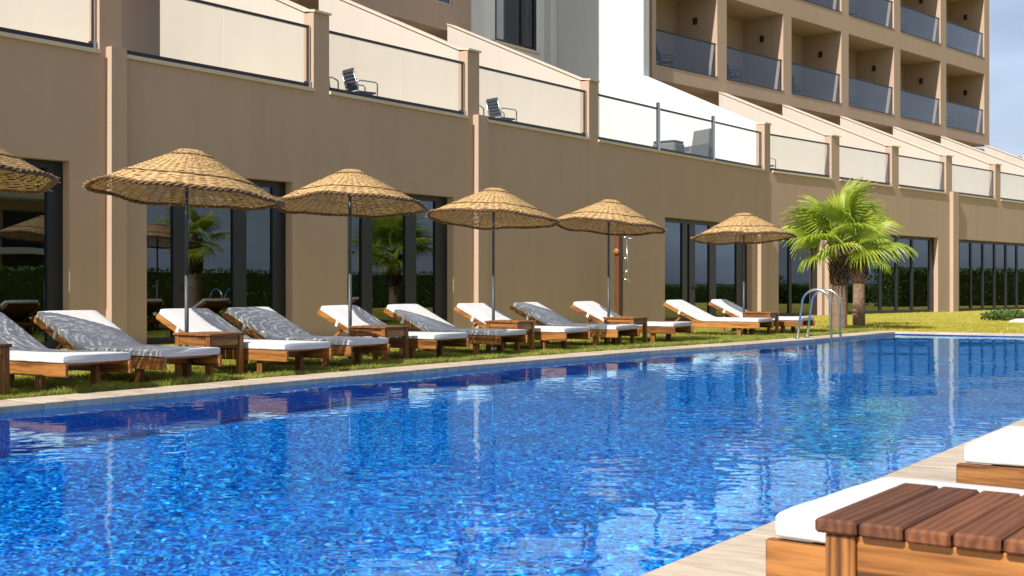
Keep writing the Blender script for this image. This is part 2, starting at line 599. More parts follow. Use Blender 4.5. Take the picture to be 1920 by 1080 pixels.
# water: a real rippled sheet, finer where it is seen closest
def water():
    yy = [-1.0]
    while yy[-1] < YF:
        yy.append(yy[-1] + min(0.05, 0.019 + 0.0011 * max(0, yy[-1] - 4)))
    yy[-1] = YF
    yy = np.array(list(np.linspace(YN, -1.3, 60)) + yy)
    nx = 380
    u = np.linspace(0, 1, nx)
    xl = np.array([edge_x(y) for y in yy])
    X = xl[:, None] + (XR - xl)[:, None] * u[None, :]
    Y = np.repeat(yy[:, None], nx, 1)
    rng = np.random.default_rng(11)
    Z = np.zeros_like(X)
    patch = np.zeros_like(X)
    for i in range(7):
        k = 2 * np.pi / rng.uniform(2.2, 6.0); t = rng.uniform(0, 2 * np.pi)
        patch += np.sin(k * (np.cos(t) * X + np.sin(t) * Y) + rng.uniform(0, 6.28))
    patch = np.clip(0.85 + 0.22 * patch, 0.3, 1.5)
    for i in range(90):
        L = np.exp(rng.uniform(np.log(0.10), np.log(0.45)))
        k = 2 * np.pi / L
        t = rng.uniform(0, 2 * np.pi)
        slope = 0.0017 * (1.0 if L < 0.25 else 0.6)
        Z += slope / k * np.sin(k * (np.cos(t) * X + np.sin(t) * Y) + rng.uniform(0, 6.28))
    Z *= patch
    for i in range(5):
        L = rng.uniform(1.5, 4.0); k = 2 * np.pi / L; t = rng.uniform(0, 2 * np.pi)
        Z += 0.002 / k * np.sin(k * (np.cos(t) * X + np.sin(t) * Y) + rng.uniform(0, 6.28))
    V = np.stack([X, Y, Z + WZ], -1).reshape(-1, 3).astype(np.float32)
    ny = len(yy)
    idx = np.arange(nx * ny, dtype=np.int32).reshape(ny, nx)
    F = np.stack([idx[:-1, :-1], idx[:-1, 1:], idx[1:, 1:], idx[1:, :-1]], -1).reshape(-1, 4)
    me = bpy.data.meshes.new('pool_water')
    me.vertices.add(len(V)); me.vertices.foreach_set('co', V.ravel())
    me.loops.add(F.size); me.loops.foreach_set('vertex_index', F.ravel())
    me.polygons.add(len(F))
    me.polygons.foreach_set('loop_start', np.arange(0, F.size, 4, dtype=np.int32))
    me.polygons.foreach_set('use_smooth', np.ones(len(F), dtype=bool))
    me.update(calc_edges=True)
    me.materials.append(M['water'])
    o = link(bpy.data.objects.new('pool_water', me))
    tag(o, 'clear rippled blue water filling the swimming pool', kind='structure')
    o.cycles.is_caustics_caster = True
water()

# coping stones along the water, each its own piece
cop = tag(MB().box(EDGE[0][0] - 0.5, EDGE[0][0] - 0.05, YN, EDGE[1][1], -0.2, -0.024).build('pool_coping', M['grout']),
          'pale travertine coping bordering the pool', kind='structure')
def quad_stone(q, z0, z1, name, parent, mat=None, b=0.006):
    """stone slab over a plan quadrilateral, top edges eased"""
    cx = sum(a[0] for a in q) / 4; cy = sum(a[1] for a in q) / 4
    m = MB()
    vs = [(x - cx, y - cy, z0) for x, y in q] + [(x - cx, y - cy, z1 - b) for x, y in q]
    for x, y in q:
        d = Vector((cx - x, cy - y)); d.normalize()
        vs.append((x - cx + d.x * b * 1.4, y - cy + d.y * b * 1.4, z1))
    fs = [(3, 2, 1, 0)]
    for i in range(4):
        j = (i + 1) % 4
        fs += [(i, j, j + 4, i + 4), (i + 4, j + 4, j + 8, i + 8)]
    fs.append((8, 9, 10, 11))
    m.add(vs, fs)
    return inst(name, m.mesh(name, mat or M['travertine']), parent, (cx, cy, 0))
step = 0.75
y = 0.0
while y < YF - 0.1:
    y2 = min(y + step, YF)
    a, b = edge_x(y + 0.002), edge_x(y2 - 0.003)
    dz = random.uniform(-0.0015, 0.0015)
    quad_stone([(a - CW, y + 0.002), (a + 0.035, y + 0.002), (b + 0.035, y2 - 0.002), (b - CW, y2 - 0.002)], -0.06, 0.022 + dz, 'coping_stone', cop)
    y = y2
x = EDGE[-1][0] - CW
while x < XR + 2.0:
    dz = random.uniform(-0.0015, 0.0015)
    quad_stone([(x + 0.002, YF - 0.03), (x + step - 0.002, YF - 0.03), (x + step - 0.002, YF + CW), (x + 0.002, YF + CW)], -0.022, 0.022 + dz, 'coping_stone', cop)
    x += step

deck = MB()
deck.box(XR + 0.02, 5.0, -8.0, YF - 0.05, -0.3, 0.006)
deck = tag(deck.build('pool_deck', M['grout']), 'travertine paved deck along the near side of the pool', kind='structure')
y = 1.2
while y < 16:
    y2 = y + 1.2
    quad_stone([(XR - 0.035, y + 0.0015), (XR + 0.6, y + 0.0015), (XR + 0.6, y2 - 0.0015), (XR - 0.035, y2 - 0.0015)], -0.06, 0.022, 'coping_stone', deck)
    for i in range(4):
        xa = XR + 0.603 + i * 0.9
        oy = 0.6 * (i % 2)
        quad_stone([(xa, y + oy + 0.0015), (xa + 0.897, y + oy + 0.0015), (xa + 0.897, y2 + oy - 0.0015), (xa, y2 + oy - 0.0015)],
                   0.0, 0.022 + random.uniform(-0.001, 0.001), 'paving_slab', deck)
    y = y2

# ---------------------------------------------------------------- the hotel
class Frame:
    def __init__(self, o, deg):
        self.o = o
        a = R(deg)
        self.d = (math.sin(a), math.cos(a))
        self.n = (-math.cos(a), math.sin(a))      # into the building
        self.rz = -a
    def p(self, s, t, z):
        return (self.o[0] + s * self.d[0] + t * self.n[0], self.o[1] + s * self.d[1] + t * self.n[1], z)
    def hexa(self, s0, s1, t0, t1, z0, z1):
        P = self.p
        return [P(s0, t1, z0), P(s0, t0, z0), P(s1, t0, z0), P(s1, t1, z0), P(s0, t1, z1), P(s0, t0, z1), P(s1, t0, z1), P(s1, t1, z1)]
F1 = Frame((-18.227, 14.10), 2.5)
F2 = Frame((-17.040, 41.279), 10.0)
HB = (-18.0, 20.0, 0.0)
hotel = empty('hotel_building', HB, 0, 'sand coloured hotel with stepped terraces and balconies behind the pool', 'building')

class FB(MB):
    def b(self, fr, *a):
        return self.hexa(fr.hexa(*a))
    def prism(self, fr, s0, s1, poly):
        """poly: (t, z) outline extruded along the facade"""
        n = len(poly)
        vs = [fr.p(s0, t, z) for t, z in poly] + [fr.p(s1, t, z) for t, z in poly]
        fs = [tuple(range(n)), tuple(range(2 * n - 1, n - 1, -1))]
        for i in range(n):
            j = (i + 1) % n
            fs.append((i, i + n, j + n, j)[::-1] if False else (i, j, j + n, i + n)[::-1])
        return self.add(vs, fs)
    def part(self, name, mat, parent=None, smooth=False):
        o = self.build(name, mat, parent or hotel, smooth, HB)
        return o
    def sub(self, name, mat, parent):
        return self.build(name, mat, parent, False, HB)

ZH, ZL, ZS = 3.25, 5.20, 5.27       # window heads, wall top, sill top
ZT = 5.12                           # terrace floor
# window openings along each facade run
OP1 = [(-6.2, -0.83), (0.77, 4.38), (6.0, 9.64), (19.93, 26.05)]
OP2 = [(0.81, 3.85), (5.2, 13.7), (15.5, 25.0), (26.0, 40.0)]
def ground_wall(fr, s0, s1, ops):
    w = FB()
    w.b(fr, s0, s1, 0, 0.3, ZH, ZL)
    e = s0
    for a, b in ops:
        w.b(fr, e, a, 0, 0.3, -0.1, ZH)
        e = b
    w.b(fr, e, s1, 0, 0.3, -0.1, ZH)
    w.part('wall', M['wall_shade'])
ground_wall(F1, -16.0, 27.2, OP1)
ground_wall(F2, 0.0, 46.0, OP2)
for fr, s0, s1 in ((F1, -16.0, 27.2), (F2, 0.0, 46.0)):
    FB().b(fr, s0, s1, 0.301, 6.4, 4.85, ZT).part('terrace_floor', M['sill'])
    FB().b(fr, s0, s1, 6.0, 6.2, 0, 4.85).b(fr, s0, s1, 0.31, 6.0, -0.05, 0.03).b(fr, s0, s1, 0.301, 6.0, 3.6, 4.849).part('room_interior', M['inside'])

def window(fr, a, b, bars, z1=ZH, t=0.2, base=0.12, handles=(), head=0.13):
    """bars: (s0, s1) of each upright; panes fill what is left between them"""
    w = FB()
    bars = sorted(bars)
    w.b(fr, a, b, t, t + 0.08, z1 - head, z1 - 0.002)
    w.b(fr, a, b, t, t + 0.08, 0.0, base)
    panes = []
    e = a
    for s0, s1 in bars:
        w.b(fr, s0, s1, t - 0.004, t + 0.085, base - 0.001, z1 - head + 0.001)
        if s0 - e > 0.05:
            panes.append((e, s0))
        e = s1
    if b - e > 0.05:
        panes.append((e, b))
    o = w.part('window', M['frame'])
    for s0, s1 in panes:
        q = [fr.p(s0, t + 0.04, base), fr.p(s1, t + 0.04, base), fr.p(s1, t + 0.04, z1 - head), fr.p(s0, t + 0.04, z1 - head)]
        FB().add(q, [(0, 1, 2, 3)]).sub('pane', M['pane'], o)
    for s in handles:
        FB().b(fr, s - 0.02, s + 0.02, t - 0.06, t - 0.005, 1.02, 1.08).b(fr, s, s + 0.16, t - 0.07, t - 0.045, 1.04, 1.065).sub('door_handle', M['black'], o)
    return o
window(F1, -6.2, -0.83, [(-6.2, -6.0), (-4.4, -4.1), (-2.7, -2.45), (-1.13, -0.83)])
window(F1, 0.77, 4.38, [(0.77, 0.82), (1.52, 1.86), (2.98, 3.32), (4.02, 4.38)], handles=(1.78,))
w2 = window(F1, 6.0, 9.64, [(6.0, 6.05), (6.66, 7.0), (8.12, 8.5), (9.2, 9.64)])
window(F1, 19.93, 26.05, [(19.93, 20.0), (21.4, 21.72), (21.86, 22.25), (23.25, 23.72), (25.25, 26.05)], handles=(22.1,))
window(F2, 0.81, 3.85, [(0.81, 0.86), (1.84, 2.02), (3.5, 3.85)])
window(F2, 5.2, 13.7, [(5.2, 5.3)] + [(6.0 + 1.4 * i, 6.16 + 1.4 * i) for i in range(5)] + [(13.3, 13.7)])
window(F2, 15.5, 25.0, [(15.5, 15.56)] + [(16.15 + 1.32 * i, 16.3 + 1.32 * i) for i in range(7)] + [(24.85, 25.0)])
window(F2, 26.0, 40.0, [(26.0, 26.1)] + [(28 + 1.8 * i, 28.15 + 1.8 * i) for i in range(6)] + [(39.8, 40.0)])
# venetian blind behind the second glazed door
for i in range(46):
    z = 0.25 + i * 0.06
    if i == 0:
        bm_ = FB().b(F1, 7.05, 8.07, 0.36, 0.40, 0, 0.008)
        bmesh_ = bm_.mesh('blind_slat', plaster('blind', (0.5, 0.49, 0.46)), False, HB)
    inst('blind_slat', bmesh_, w2, (0, 0, z))
for fr, s in ((F2, 12.7), (F2, 22.9), (F2, 3.0)):
    c = FB()
    for k in range(7):
        c.b(fr, s + k * 0.09, s + k * 0.09 + 0.075, 0.42 + 0.03 * (k % 2), 0.47 + 0.03 * (k % 2), 0.05, 3.3)
    c.part('curtain', M['curtain'])

# pilasters
for fr, s0, s1, z in ((F1, -0.10, 0.22, 5.34), (F1, 10.40, 10.80, 5.32), (F2, 14.85, 15.40, 5.32), (F1, 26.42, 26.85, 3.4), (F2, 4.05, 4.5, 3.4)):
    FB().b(fr, s0, s1, -0.17, -0.001, -0.1, z).part('pilaster', M['wall_shade'])

# terrace dividing walls, balustrades
P1 = [-16.0, -10.6, -5.2, 0.0, 5.22, 10.42, 15.87]
P2 = [0.1, 4.87, 9.75, 14.80, 20.05, 25.45, 31.0, 36.4, 41.8]
def divider(fr, s, hw, mat=None):
    d = FB().prism(fr, s - hw + 0.04, s + hw - 0.04, [(0.30, ZT), (0.30, 6.93), (5.2, 9.12), (5.2, ZT)]).part('divider_wall', mat or M['wall_sunlit'])
    FB().b(fr, s - hw, s + hw, 0.001, 0.30, ZS - 0.07, 6.88).sub('end_post', M['wall_shade'], d)
    FB().prism(fr, s - hw - 0.02, s + hw + 0.02, [(-0.05, 6.881), (-0.05, 6.93), (0.30, 6.97), (0.30, 6.931)]).prism(
        fr, s - hw + 0.0, s + hw - 0.0, [(0.301, 6.932), (0.301, 6.97), (5.19, 9.155), (5.19, 9.122)]).sub('cap_stone', M['sill'], d)
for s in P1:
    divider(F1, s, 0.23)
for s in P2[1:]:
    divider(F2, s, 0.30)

def balustrade(fr, s0, s1, joints, post=None, ztop=6.60):
    FB().b(fr, s0, s1, -0.05, 0.34, ZL + 0.001, ZS).part('sill', M['sill'])
    r = FB()
    r.b(fr, s0 + 0.02, s1 - 0.05, 0.09, 0.15, ztop - 0.055, ztop)
    r.b(fr, s0 + 0.02, s1 - 0.05, 0.07, 0.17, ZS + 0.001, ZS + 0.10)
    o = r.part('balustrade', M['rail'])
    e = s0 + 0.03
    for j in joints + [s1 - 0.07]:
        FB().b(fr, e, j - 0.012, 0.112, 0.124, ZS + 0.05, ztop - 0.03).sub('glass_panel', M['glass'], o)
        e = j + 0.012
    for q in joints if post else []:
        FB().b(fr, q - 0.06, q + 0.06, 0.02, 0.10, ZS - 0.06, ztop + 0.15).sub('steel_post', M['steel'], o)
    FB().b(fr, s1 - 0.09, s1 - 0.03, 0.05, 0.20, ZS + 0.001, ZS + 0.16).sub('clamp', M['steel'], o)
    FB().b(fr, s1 - 0.06, s1 - 0.03, 0.08, 0.16, ZS + 0.16, ztop + 0.01).sub('end_upright', M['steel'], o)
for a, b in zip(P1[:-1], P1[1:]):
    balustrade(F1, a + 0.23, b - 0.23, [(a + b) / 2 + 0.05])
balustrade(F1, P1[-1] + 0.23, 27.0, [19.62, 23.25], True)
for a, b in zip(P2[:-1], P2[1:]):
    balustrade(F2, a + 0.30, b - 0.30, [(a + b) / 2 + 0.05])

# terrace back walls with dark glazed doors
FB().b(F1, -16, 16.9, 6.2, 6.4, ZT + 0.001, 8.95).part('wall', M['wall_shade'])
FB().b(F2, 0.0, 46.0, 6.2, 6.4, ZT + 0.001, 9.15).part('wall', M['wall_shade'])
for fr, a0, n in ((F1, -14.5, 6), (F2, 1.2, 8)):
    for i in range(n):
        s = a0 + i * 5.35
        o = FB().b(fr, s, s + 2.2, 6.12, 6.199, ZT + 0.01, 7.5).part('terrace_door', M['frame'])
        FB().b(fr, s + 0.08, s + 1.06, 6.10, 6.115, ZT + 0.1, 7.4).b(fr, s + 1.14, s + 2.12, 6.10, 6.115, ZT + 0.1, 7.4).sub('pane', M['pane'], o)

# upper block on the near side
UB = FB()
S0, S1_ = -16.0, 16.85
wins = [(-12.0, -9.8), (-6.6, -4.4), (-1.2, 1.0), (4.2, 6.4), (9.4, 11.6), (14.3, 16.0)]
rows = [(9.72, 12.2)]
ZU = 15.5
zb = 8.95
for z0, z1 in rows + [(None, None)]:
    if z0 is None:
        UB.b(F1, S0, S1_, 5.2, 5.5, zb, ZU)
        break
    UB.b(F1, S0, S1_, 5.2, 5.5, zb, z0)
    e = S0
    for a, b in wins:
        UB.b(F1, e, a, 5.2, 5.5, z0, z1); e = b
    UB.b(F1, e, S1_, 5.2, 5.5, z0, z1)
    zb = z1
UB.b(F1, S0, S1_, 5.5, 6.4, 8.95, 9.3)
UB.b(F1, S1_ - 0.3, S1_, 5.501, 14.0, 9.301, ZU)
UB.b(F1, S0, S1_ - 0.3, 13.7, 14.0, 9.301, ZU)
UB.b(F1, S0, S1_ - 0.31, 5.501, 13.69, ZU - 0.3, ZU - 0.01)
UB.part('upper_wall', M['wall_shade'])
for z0, z1 in rows:
    for a, b in wins:
        fw = FB()
        for q in ((a, a + 0.09, z0, z1), (b - 0.09, b, z0, z1), (a + 0.09, b - 0.09, z0, z0 + 0.09), (a + 0.09, b - 0.09, z1 - 0.09, z1), ((a + b) / 2 - 0.05, (a + b) / 2 + 0.05, z0 + 0.09, z1 - 0.09)):
            fw.b(F1, q[0], q[1], 5.28, 5.36, q[2], q[3])
        o = fw.part('upper_window', M['sill'])
        FB().b(F1, a + 0.09, b - 0.09, 5.31, 5.33, z0 + 0.09, z1 - 0.09).sub('pane', M['pane'], o)
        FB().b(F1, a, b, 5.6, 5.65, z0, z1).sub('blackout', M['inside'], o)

# recessed white stair tower and white fin
WT = FB()
ta, tb, z0, z1 = 23.3, 26.0, 10.35, 19.5
WT.b(F1, 16.86, ta, 9.2, 9.6, ZT + 0.002, 25).b(F1, tb, 27.0, 9.2, 9.6, ZT + 0.002, 25).b(F1, ta, tb, 9.2, 9.6, ZT + 0.002, z0).b(F1, ta, tb, 9.2, 9.6, z1, 25)
WT.b(F1, 26.55, 27.0, 8.9, 9.199, ZT + 0.002, 25).b(F1, 16.86, 19.6, 6.9, 9.199, ZT + 0.002, 25).b(F1, 19.6, 21.3, 8.7, 9.199, ZT + 0.002, 25)
WT.part('tower_wall', M['white'])
fw = FB()
for q in ((ta, ta + 0.14, z0, z1), (tb - 0.14, tb, z0, z1), (ta + 0.14, tb - 0.14, z0, z0 + 0.12), (ta + 0.14, tb - 0.14, z1 - 0.12, z1),
          (25.0, 25.1, z0 + 0.12, z1 - 0.12), (ta + 0.14, tb - 0.14, 12.9, 13.0)):
    fw.b(F1, q[0], q[1], 9.22, 9.34, q[2], q[3])
o = fw.part('tower_window', M['frame'])
FB().b(F1, ta + 0.14, 25.0, 9.27, 9.29, z0 + 0.12, z1 - 0.12).sub('pane', M['pane'], o)
FB().b(F1, 25.1, tb - 0.14, 9.27, 9.29, z0 + 0.12, z1 - 0.12).sub('pane', M['pane'], o)
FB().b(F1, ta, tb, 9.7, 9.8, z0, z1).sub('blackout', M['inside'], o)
FB().b(F1, ta - 0.12, tb + 0.12, 9.1, 9.198, z0 - 0.1, z0 - 0.002).sub('window_sill', M['sill'], o)
fin = FB().prism(F1, 27.02, 27.45, [(0.30, ZT), (0.30, 6.93), (4.95, 9.12), (4.95, 25.0), (9.2, 25.0), (9.2, ZT)]).part('white_fin_wall', M['white'])
FB().b(F1, 27.0, 27.47, -0.03, 0.298, ZS - 0.09, 6.88).sub('end_post', M['wall_shade'], fin)
FB().b(F1, 26.98, 27.49, -0.07, 0.30, 6.881, 6.94).sub('cap_stone', M['sill'], fin)

# upper block with the balcony grid
UC = [0.02, 4.83, 9.90, 15.00, 20.25, 25.50, 31.05]
HWC = 0.34
BANDS = [(9.15, 9.73), (13.15, 14.05), (17.45, 18.35), (21.75, 23.6)]
T0, TB = 5.2, 7.3
for i, s in enumerate(UC):
    a, b = (s - HWC if i else 0.12, s + HWC)
    FB().b(F2, a, b, T0, TB, 9.15, 23.6).part('balcony_side_wall', M['wall_shade'])
for z0, z1 in BANDS:
    for a, b in zip(UC[:-1], UC[1:]):
        FB().b(F2, a + HWC, b - HWC, T0, TB, z0, z1).part('floor_band', M['wall_shade'])
FB().b(F2, 0.12, UC[-1] + HWC, TB, TB + 0.3, 9.15, 23.6).b(F2, 0.12, UC[-1] + HWC, TB + 0.3, TB + 8, 23.2, 23.6).b(
    F2, UC[-1], UC[-1] + HWC, TB + 0.301, TB + 8, 9.15, 23.19).part('upper_wall', M['wall_shade'])
for r in range(3):
    zf = BANDS[r][1]
    zc = BANDS[r + 1][0]
    for a, b in zip(UC[:-1], UC[1:]):
        s0, s1 = a + HWC, b - HWC
        o = FB().b(F2, s0, s1, T0 + 0.06, T0 + 0.14, zf + 1.36, zf + 1.41).b(F2, s0, s1, T0 - 0.02, T0 + 0.2, zf + 0.001, zf + 0.03).part('balcony_railing', M['sill'])
        o.data.materials[0] = M['rail']
        FB().b(F2, s0 + 0.01, s1 - 0.08, T0 + 0.09, T0 + 0.105, zf + 0.031, zf + 1.365).sub('glass_panel', M['glass_blue'], o)
        FB().b(F2, s1 - 0.06, s1 - 0.01, T0 + 0.07, T0 + 0.13, zf + 0.031, zf + 1.36).sub('end_upright', M['steel'], o)
        d = FB().b(F2, s0 + 0.25, s0 + 2.3, TB - 0.05, TB - 0.001, zf + 0.002, zf + 2.5).part('balcony_door', M['frame'])
        FB().b(F2, s0 + 0.33, s0 + 1.24, TB - 0.065, TB - 0.052, zf + 0.1, zf + 2.42).b(F2, s0 + 1.31, s0 + 2.22, TB - 0.065, TB - 0.052, zf + 0.1, zf + 2.42).sub('pane', M['pane'], d)
        FB().b(F2, s1 - 0.09, s1 - 0.001, T0 + 1.0, T0 + 1.16, zf + 2.35, zf + 2.62).part('wall_lamp', M['black'])

# ---------------------------------------------------------------- terrace and balcony chairs
def arm_chair(name, dark):
    root = empty(name)
    m = M['chair_dark'] if dark else M['chair_grey']
    MB().cbox(-0.25, 0.25, -0.24, 0.24, 0.40, 0.44, 0.012).build('seat', m, root)
    bk = MB()
    for k in range(6):
        a = k / 5
        zz = 0.46 + 0.40 * a
        yy = 0.24 + 0.13 * a
        nxt = 0.084
        bk.cbox(-0.24, 0.24, yy - 0.012, yy + 0.012, zz, zz + nxt, 0.005)
    bk.build('backrest', m, root)
    fm = M['steel'] if not dark else m
    for sx in (-1, 1):
        MB().tube([(sx * 0.27, -0.24, 0.0), (sx * 0.27, -0.25, 0.62), (sx * 0.27, -0.20, 0.66), (sx * 0.27, 0.20, 0.67), (sx * 0.27, 0.30, 0.64)], 0.017, 8).build('armrest', fm, root, True)
        MB().tube([(sx * 0.24, 0.30, 0.0), (sx * 0.25, 0.24, 0.42), (sx * 0.25, 0.38, 0.88)], 0.015, 8).build('leg', fm, root, True)
    return root
M['chair_dark'] = simple('dark_rattan', (0.012, 0.014, 0.02), 0.7)
M['chair_grey'] = simple('grey_mesh', (0.055, 0.055, 0.058), 0.85, 0.0, 0.2)
M['rattan'] = simple('grey_rattan', (0.13, 0.125, 0.12), 0.75)
proto_grey = arm_chair('terrace_chair', False)
proto_dark = arm_chair('balcony_chair', True)
used = {}
def put_chair(proto, fr, s, t, z, ang, label, group):
    o = proto if proto.name not in used else copy_tree(proto)
    used[proto.name] = 1
    o.location = fr.p(s, t, z)
    o.rotation_euler = (0, 0, fr.rz + R(ang))
    tag(o, label, 'chair', group)
put_chair(proto_grey, F1, 7.35, 0.85, ZT, 165, 'grey armchair on terrace above the second umbrella, the one with its back fully seen', 'chairs on the low terraces')
put_chair(proto_grey, F1, 6.45, 1.2, ZT, 205, 'grey armchair half hidden by the post above the second umbrella', 'chairs on the low terraces')
put_chair(proto_grey, F1, 12.75, 0.85, ZT, 165, 'grey armchair on terrace above the third umbrella, facing the pool', 'chairs on the low terraces')
put_chair(proto_grey, F1, 11.85, 1.2, ZT, 205, 'grey armchair half hidden by the post above the third umbrella', 'chairs on the low terraces')
put_chair(proto_grey, F2, 1.15, 0.75, ZT, 185, 'steel armed chair just right of the white terrace end post', 'chairs on the low terraces')

def rattan_seat():
    r = empty('lounge_armchair', F1.p(23.45, 0.95, ZT), F1.rz + R(-25), 'tall grey rattan lounge armchair behind the white terrace glass', 'armchair')
    MB().cbox(-0.45, 0.45, -0.45, 0.40, 0.10, 0.48, 0.05).build('seat', M['rattan'], r)
    MB().hexa([(-0.50, 0.22, 0.10), (0.50, 0.22, 0.10), (0.50, 0.42, 0.10), (-0.50, 0.42, 0.10),
               (-0.44, 0.40, 1.28), (0.44, 0.40, 1.28), (0.44, 0.52, 1.28), (-0.44, 0.52, 1.28)]).build('backrest', M['rattan'], r)
    for sx in (-1, 1):
        MB().hexa([(sx * 0.50 - 0.05, -0.48, 0.10), (sx * 0.50 + 0.05, -0.48, 0.10), (sx * 0.50 + 0.05, 0.24, 0.10), (sx * 0.50 - 0.05, 0.24, 0.10),
                   (sx * 0.50 - 0.05, -0.44, 0.62), (sx * 0.50 + 0.05, -0.44, 0.62), (sx * 0.50 + 0.05, 0.30, 0.78), (sx * 0.50 - 0.05, 0.30, 0.78)]).build('armrest', M['rattan'], r)
    for sx in (-1, 1):
        for sy in (-1, 1):
            MB().cbox(sx * 0.36 - 0.03, sx * 0.36 + 0.03, sy * 0.32 - 0.03, sy * 0.32 + 0.03, 0, 0.11, 0.006).build('leg', M['rattan'], r)
    f = empty('rattan_footstool', F1.p(21.75, 0.9, ZT), F1.rz, 'low grey rattan footstool left of the lounge armchair', 'footstool')
    MB().cbox(-0.42, 0.42, -0.35, 0.35, 0.08, 0.62, 0.05).build('body', M['rattan'], f)
    MB().cbox(-0.40, 0.40, -0.33, 0.33, 0.621, 0.70, 0.03).build('cushion', M['chair_grey'], f)
    for sx in (-1, 1):
        for sy in (-1, 1):
            MB().cbox(sx * 0.34 - 0.03, sx * 0.34 + 0.03, sy * 0.27 - 0.03, sy * 0.27 + 0.03, 0, 0.081, 0.006).build('leg', M['rattan'], f)
rattan_seat()
ORD = ['first', 'second', 'third', 'fourth', 'fifth', 'sixth']
for r in range(2):
    for i, (a, b) in enumerate(zip(UC[:-1], UC[1:])):
        if r == 1 and i < 2:
            continue
        nm = 'lower' if r == 0 else 'upper'
        zf = BANDS[r][1]
        j = random.uniform(-0.15, 0.15)
        for s, t, ang, w in ((a + 1.05 + j, T0 + 0.75, 215, 'left'), (a + 2.1 + j, T0 + 0.85, 150, 'right')):
            put_chair(proto_dark, F2, s, t, zf, ang + random.uniform(-15, 15),
                      f'dark {w} hand chair on {ORD[i]} balcony from the white wall, {nm} row', 'dark chairs on the hotel balconies')

# ---------------------------------------------------------------- sun loungers
def mattress_mesh(seed, L=2.2, W=0.80, hinge=0.85, th=0.078, ang=R(25)):
    """one soft pad running over the flat base and up the raised back; head at x=0, foot at x=L"""
    rnd = random.Random(seed)
    ns, nr = 60, 48
    vs, fs = [], []
    back_len = hinge / math.cos(ang)
    tot = (L - hinge) + back_len
    for i in range(ns + 1):
        d = ([0, 0.004, 0.012] + [0.012 + (tot - 0.024) * k / (ns - 4) for k in range(1, ns - 4)] + [tot - 0.012, tot - 0.004, tot])[i]   # from the foot
        e = 0.012
        flat = L - hinge
        if d < flat - 0.10:
            px, pz, t = L - d, 0.0, 0.0
        elif d > flat + 0.10:
            k = d - flat
            px, pz, t = hinge - k * math.cos(ang), k * math.sin(ang), ang
        else:
            q = (d - (flat - 0.10)) / 0.20
            t = ang * q
            k = q * 0.2
            px = L - (flat - 0.10) - k * math.cos(t / 2)
            pz = k * math.sin(t / 2) * 1.0
        end = min(d, tot - d)
        sh = 1.0 if end > 0.012 else 0.80 + 0.20 * math.sqrt(max(0, 1 - (1 - end / 0.012) ** 2))
        nvec = (math.sin(t), math.cos(t))
        for j in range(nr):
            a = 2 * math.pi * j / nr
            c, s_ = math.cos(a), math.sin(a)
            n_ = 14.0
            rr = (abs(c) ** n_ + abs(s_) ** n_) ** (-1 / n_)
            yy = c * rr * (W / 2) * (0.985 if sh < 0.9 else 1.0)
            hh = s_ * rr * th / 2 * sh
            puff = 0.0
            if s_ > 0:
                puff = 0.006 * (1 - (2 * yy / W) ** 4) + 0.004 * mnoise.noise(Vector((d * 3.2 + seed * 7, yy * 4, seed)))
            if abs(c) > 0.8:
                yy += 0.006 * mnoise.noise(Vector((d * 7 + seed, 3.1 * c, 5)))
            h = th / 2 + hh + puff
            vs.append((px + nvec[0] * h, yy, pz + nvec[1] * h))
    for i in range(ns):
        for j in range(nr):
            a, b = i * nr + j, i * nr + (j + 1) % nr
            fs.append((a, b, b + nr, a + nr))
    fs.append(tuple(range(nr))[::-1])
    fs.append(tuple(ns * nr + k for k in range(nr)))
    me = bpy.data.meshes.new('mattress')
    me.from_pydata(vs, [], fs)
    me.materials.append(M['fabric'])
    me.polygons.foreach_set('use_smooth', [True] * len(me.polygons))
    me.update()
    return me
MATT = [mattress_mesh(i) for i in range(4)]
LW, LL, HINGE, LANG = 0.80, 2.2, 0.85, R(25)
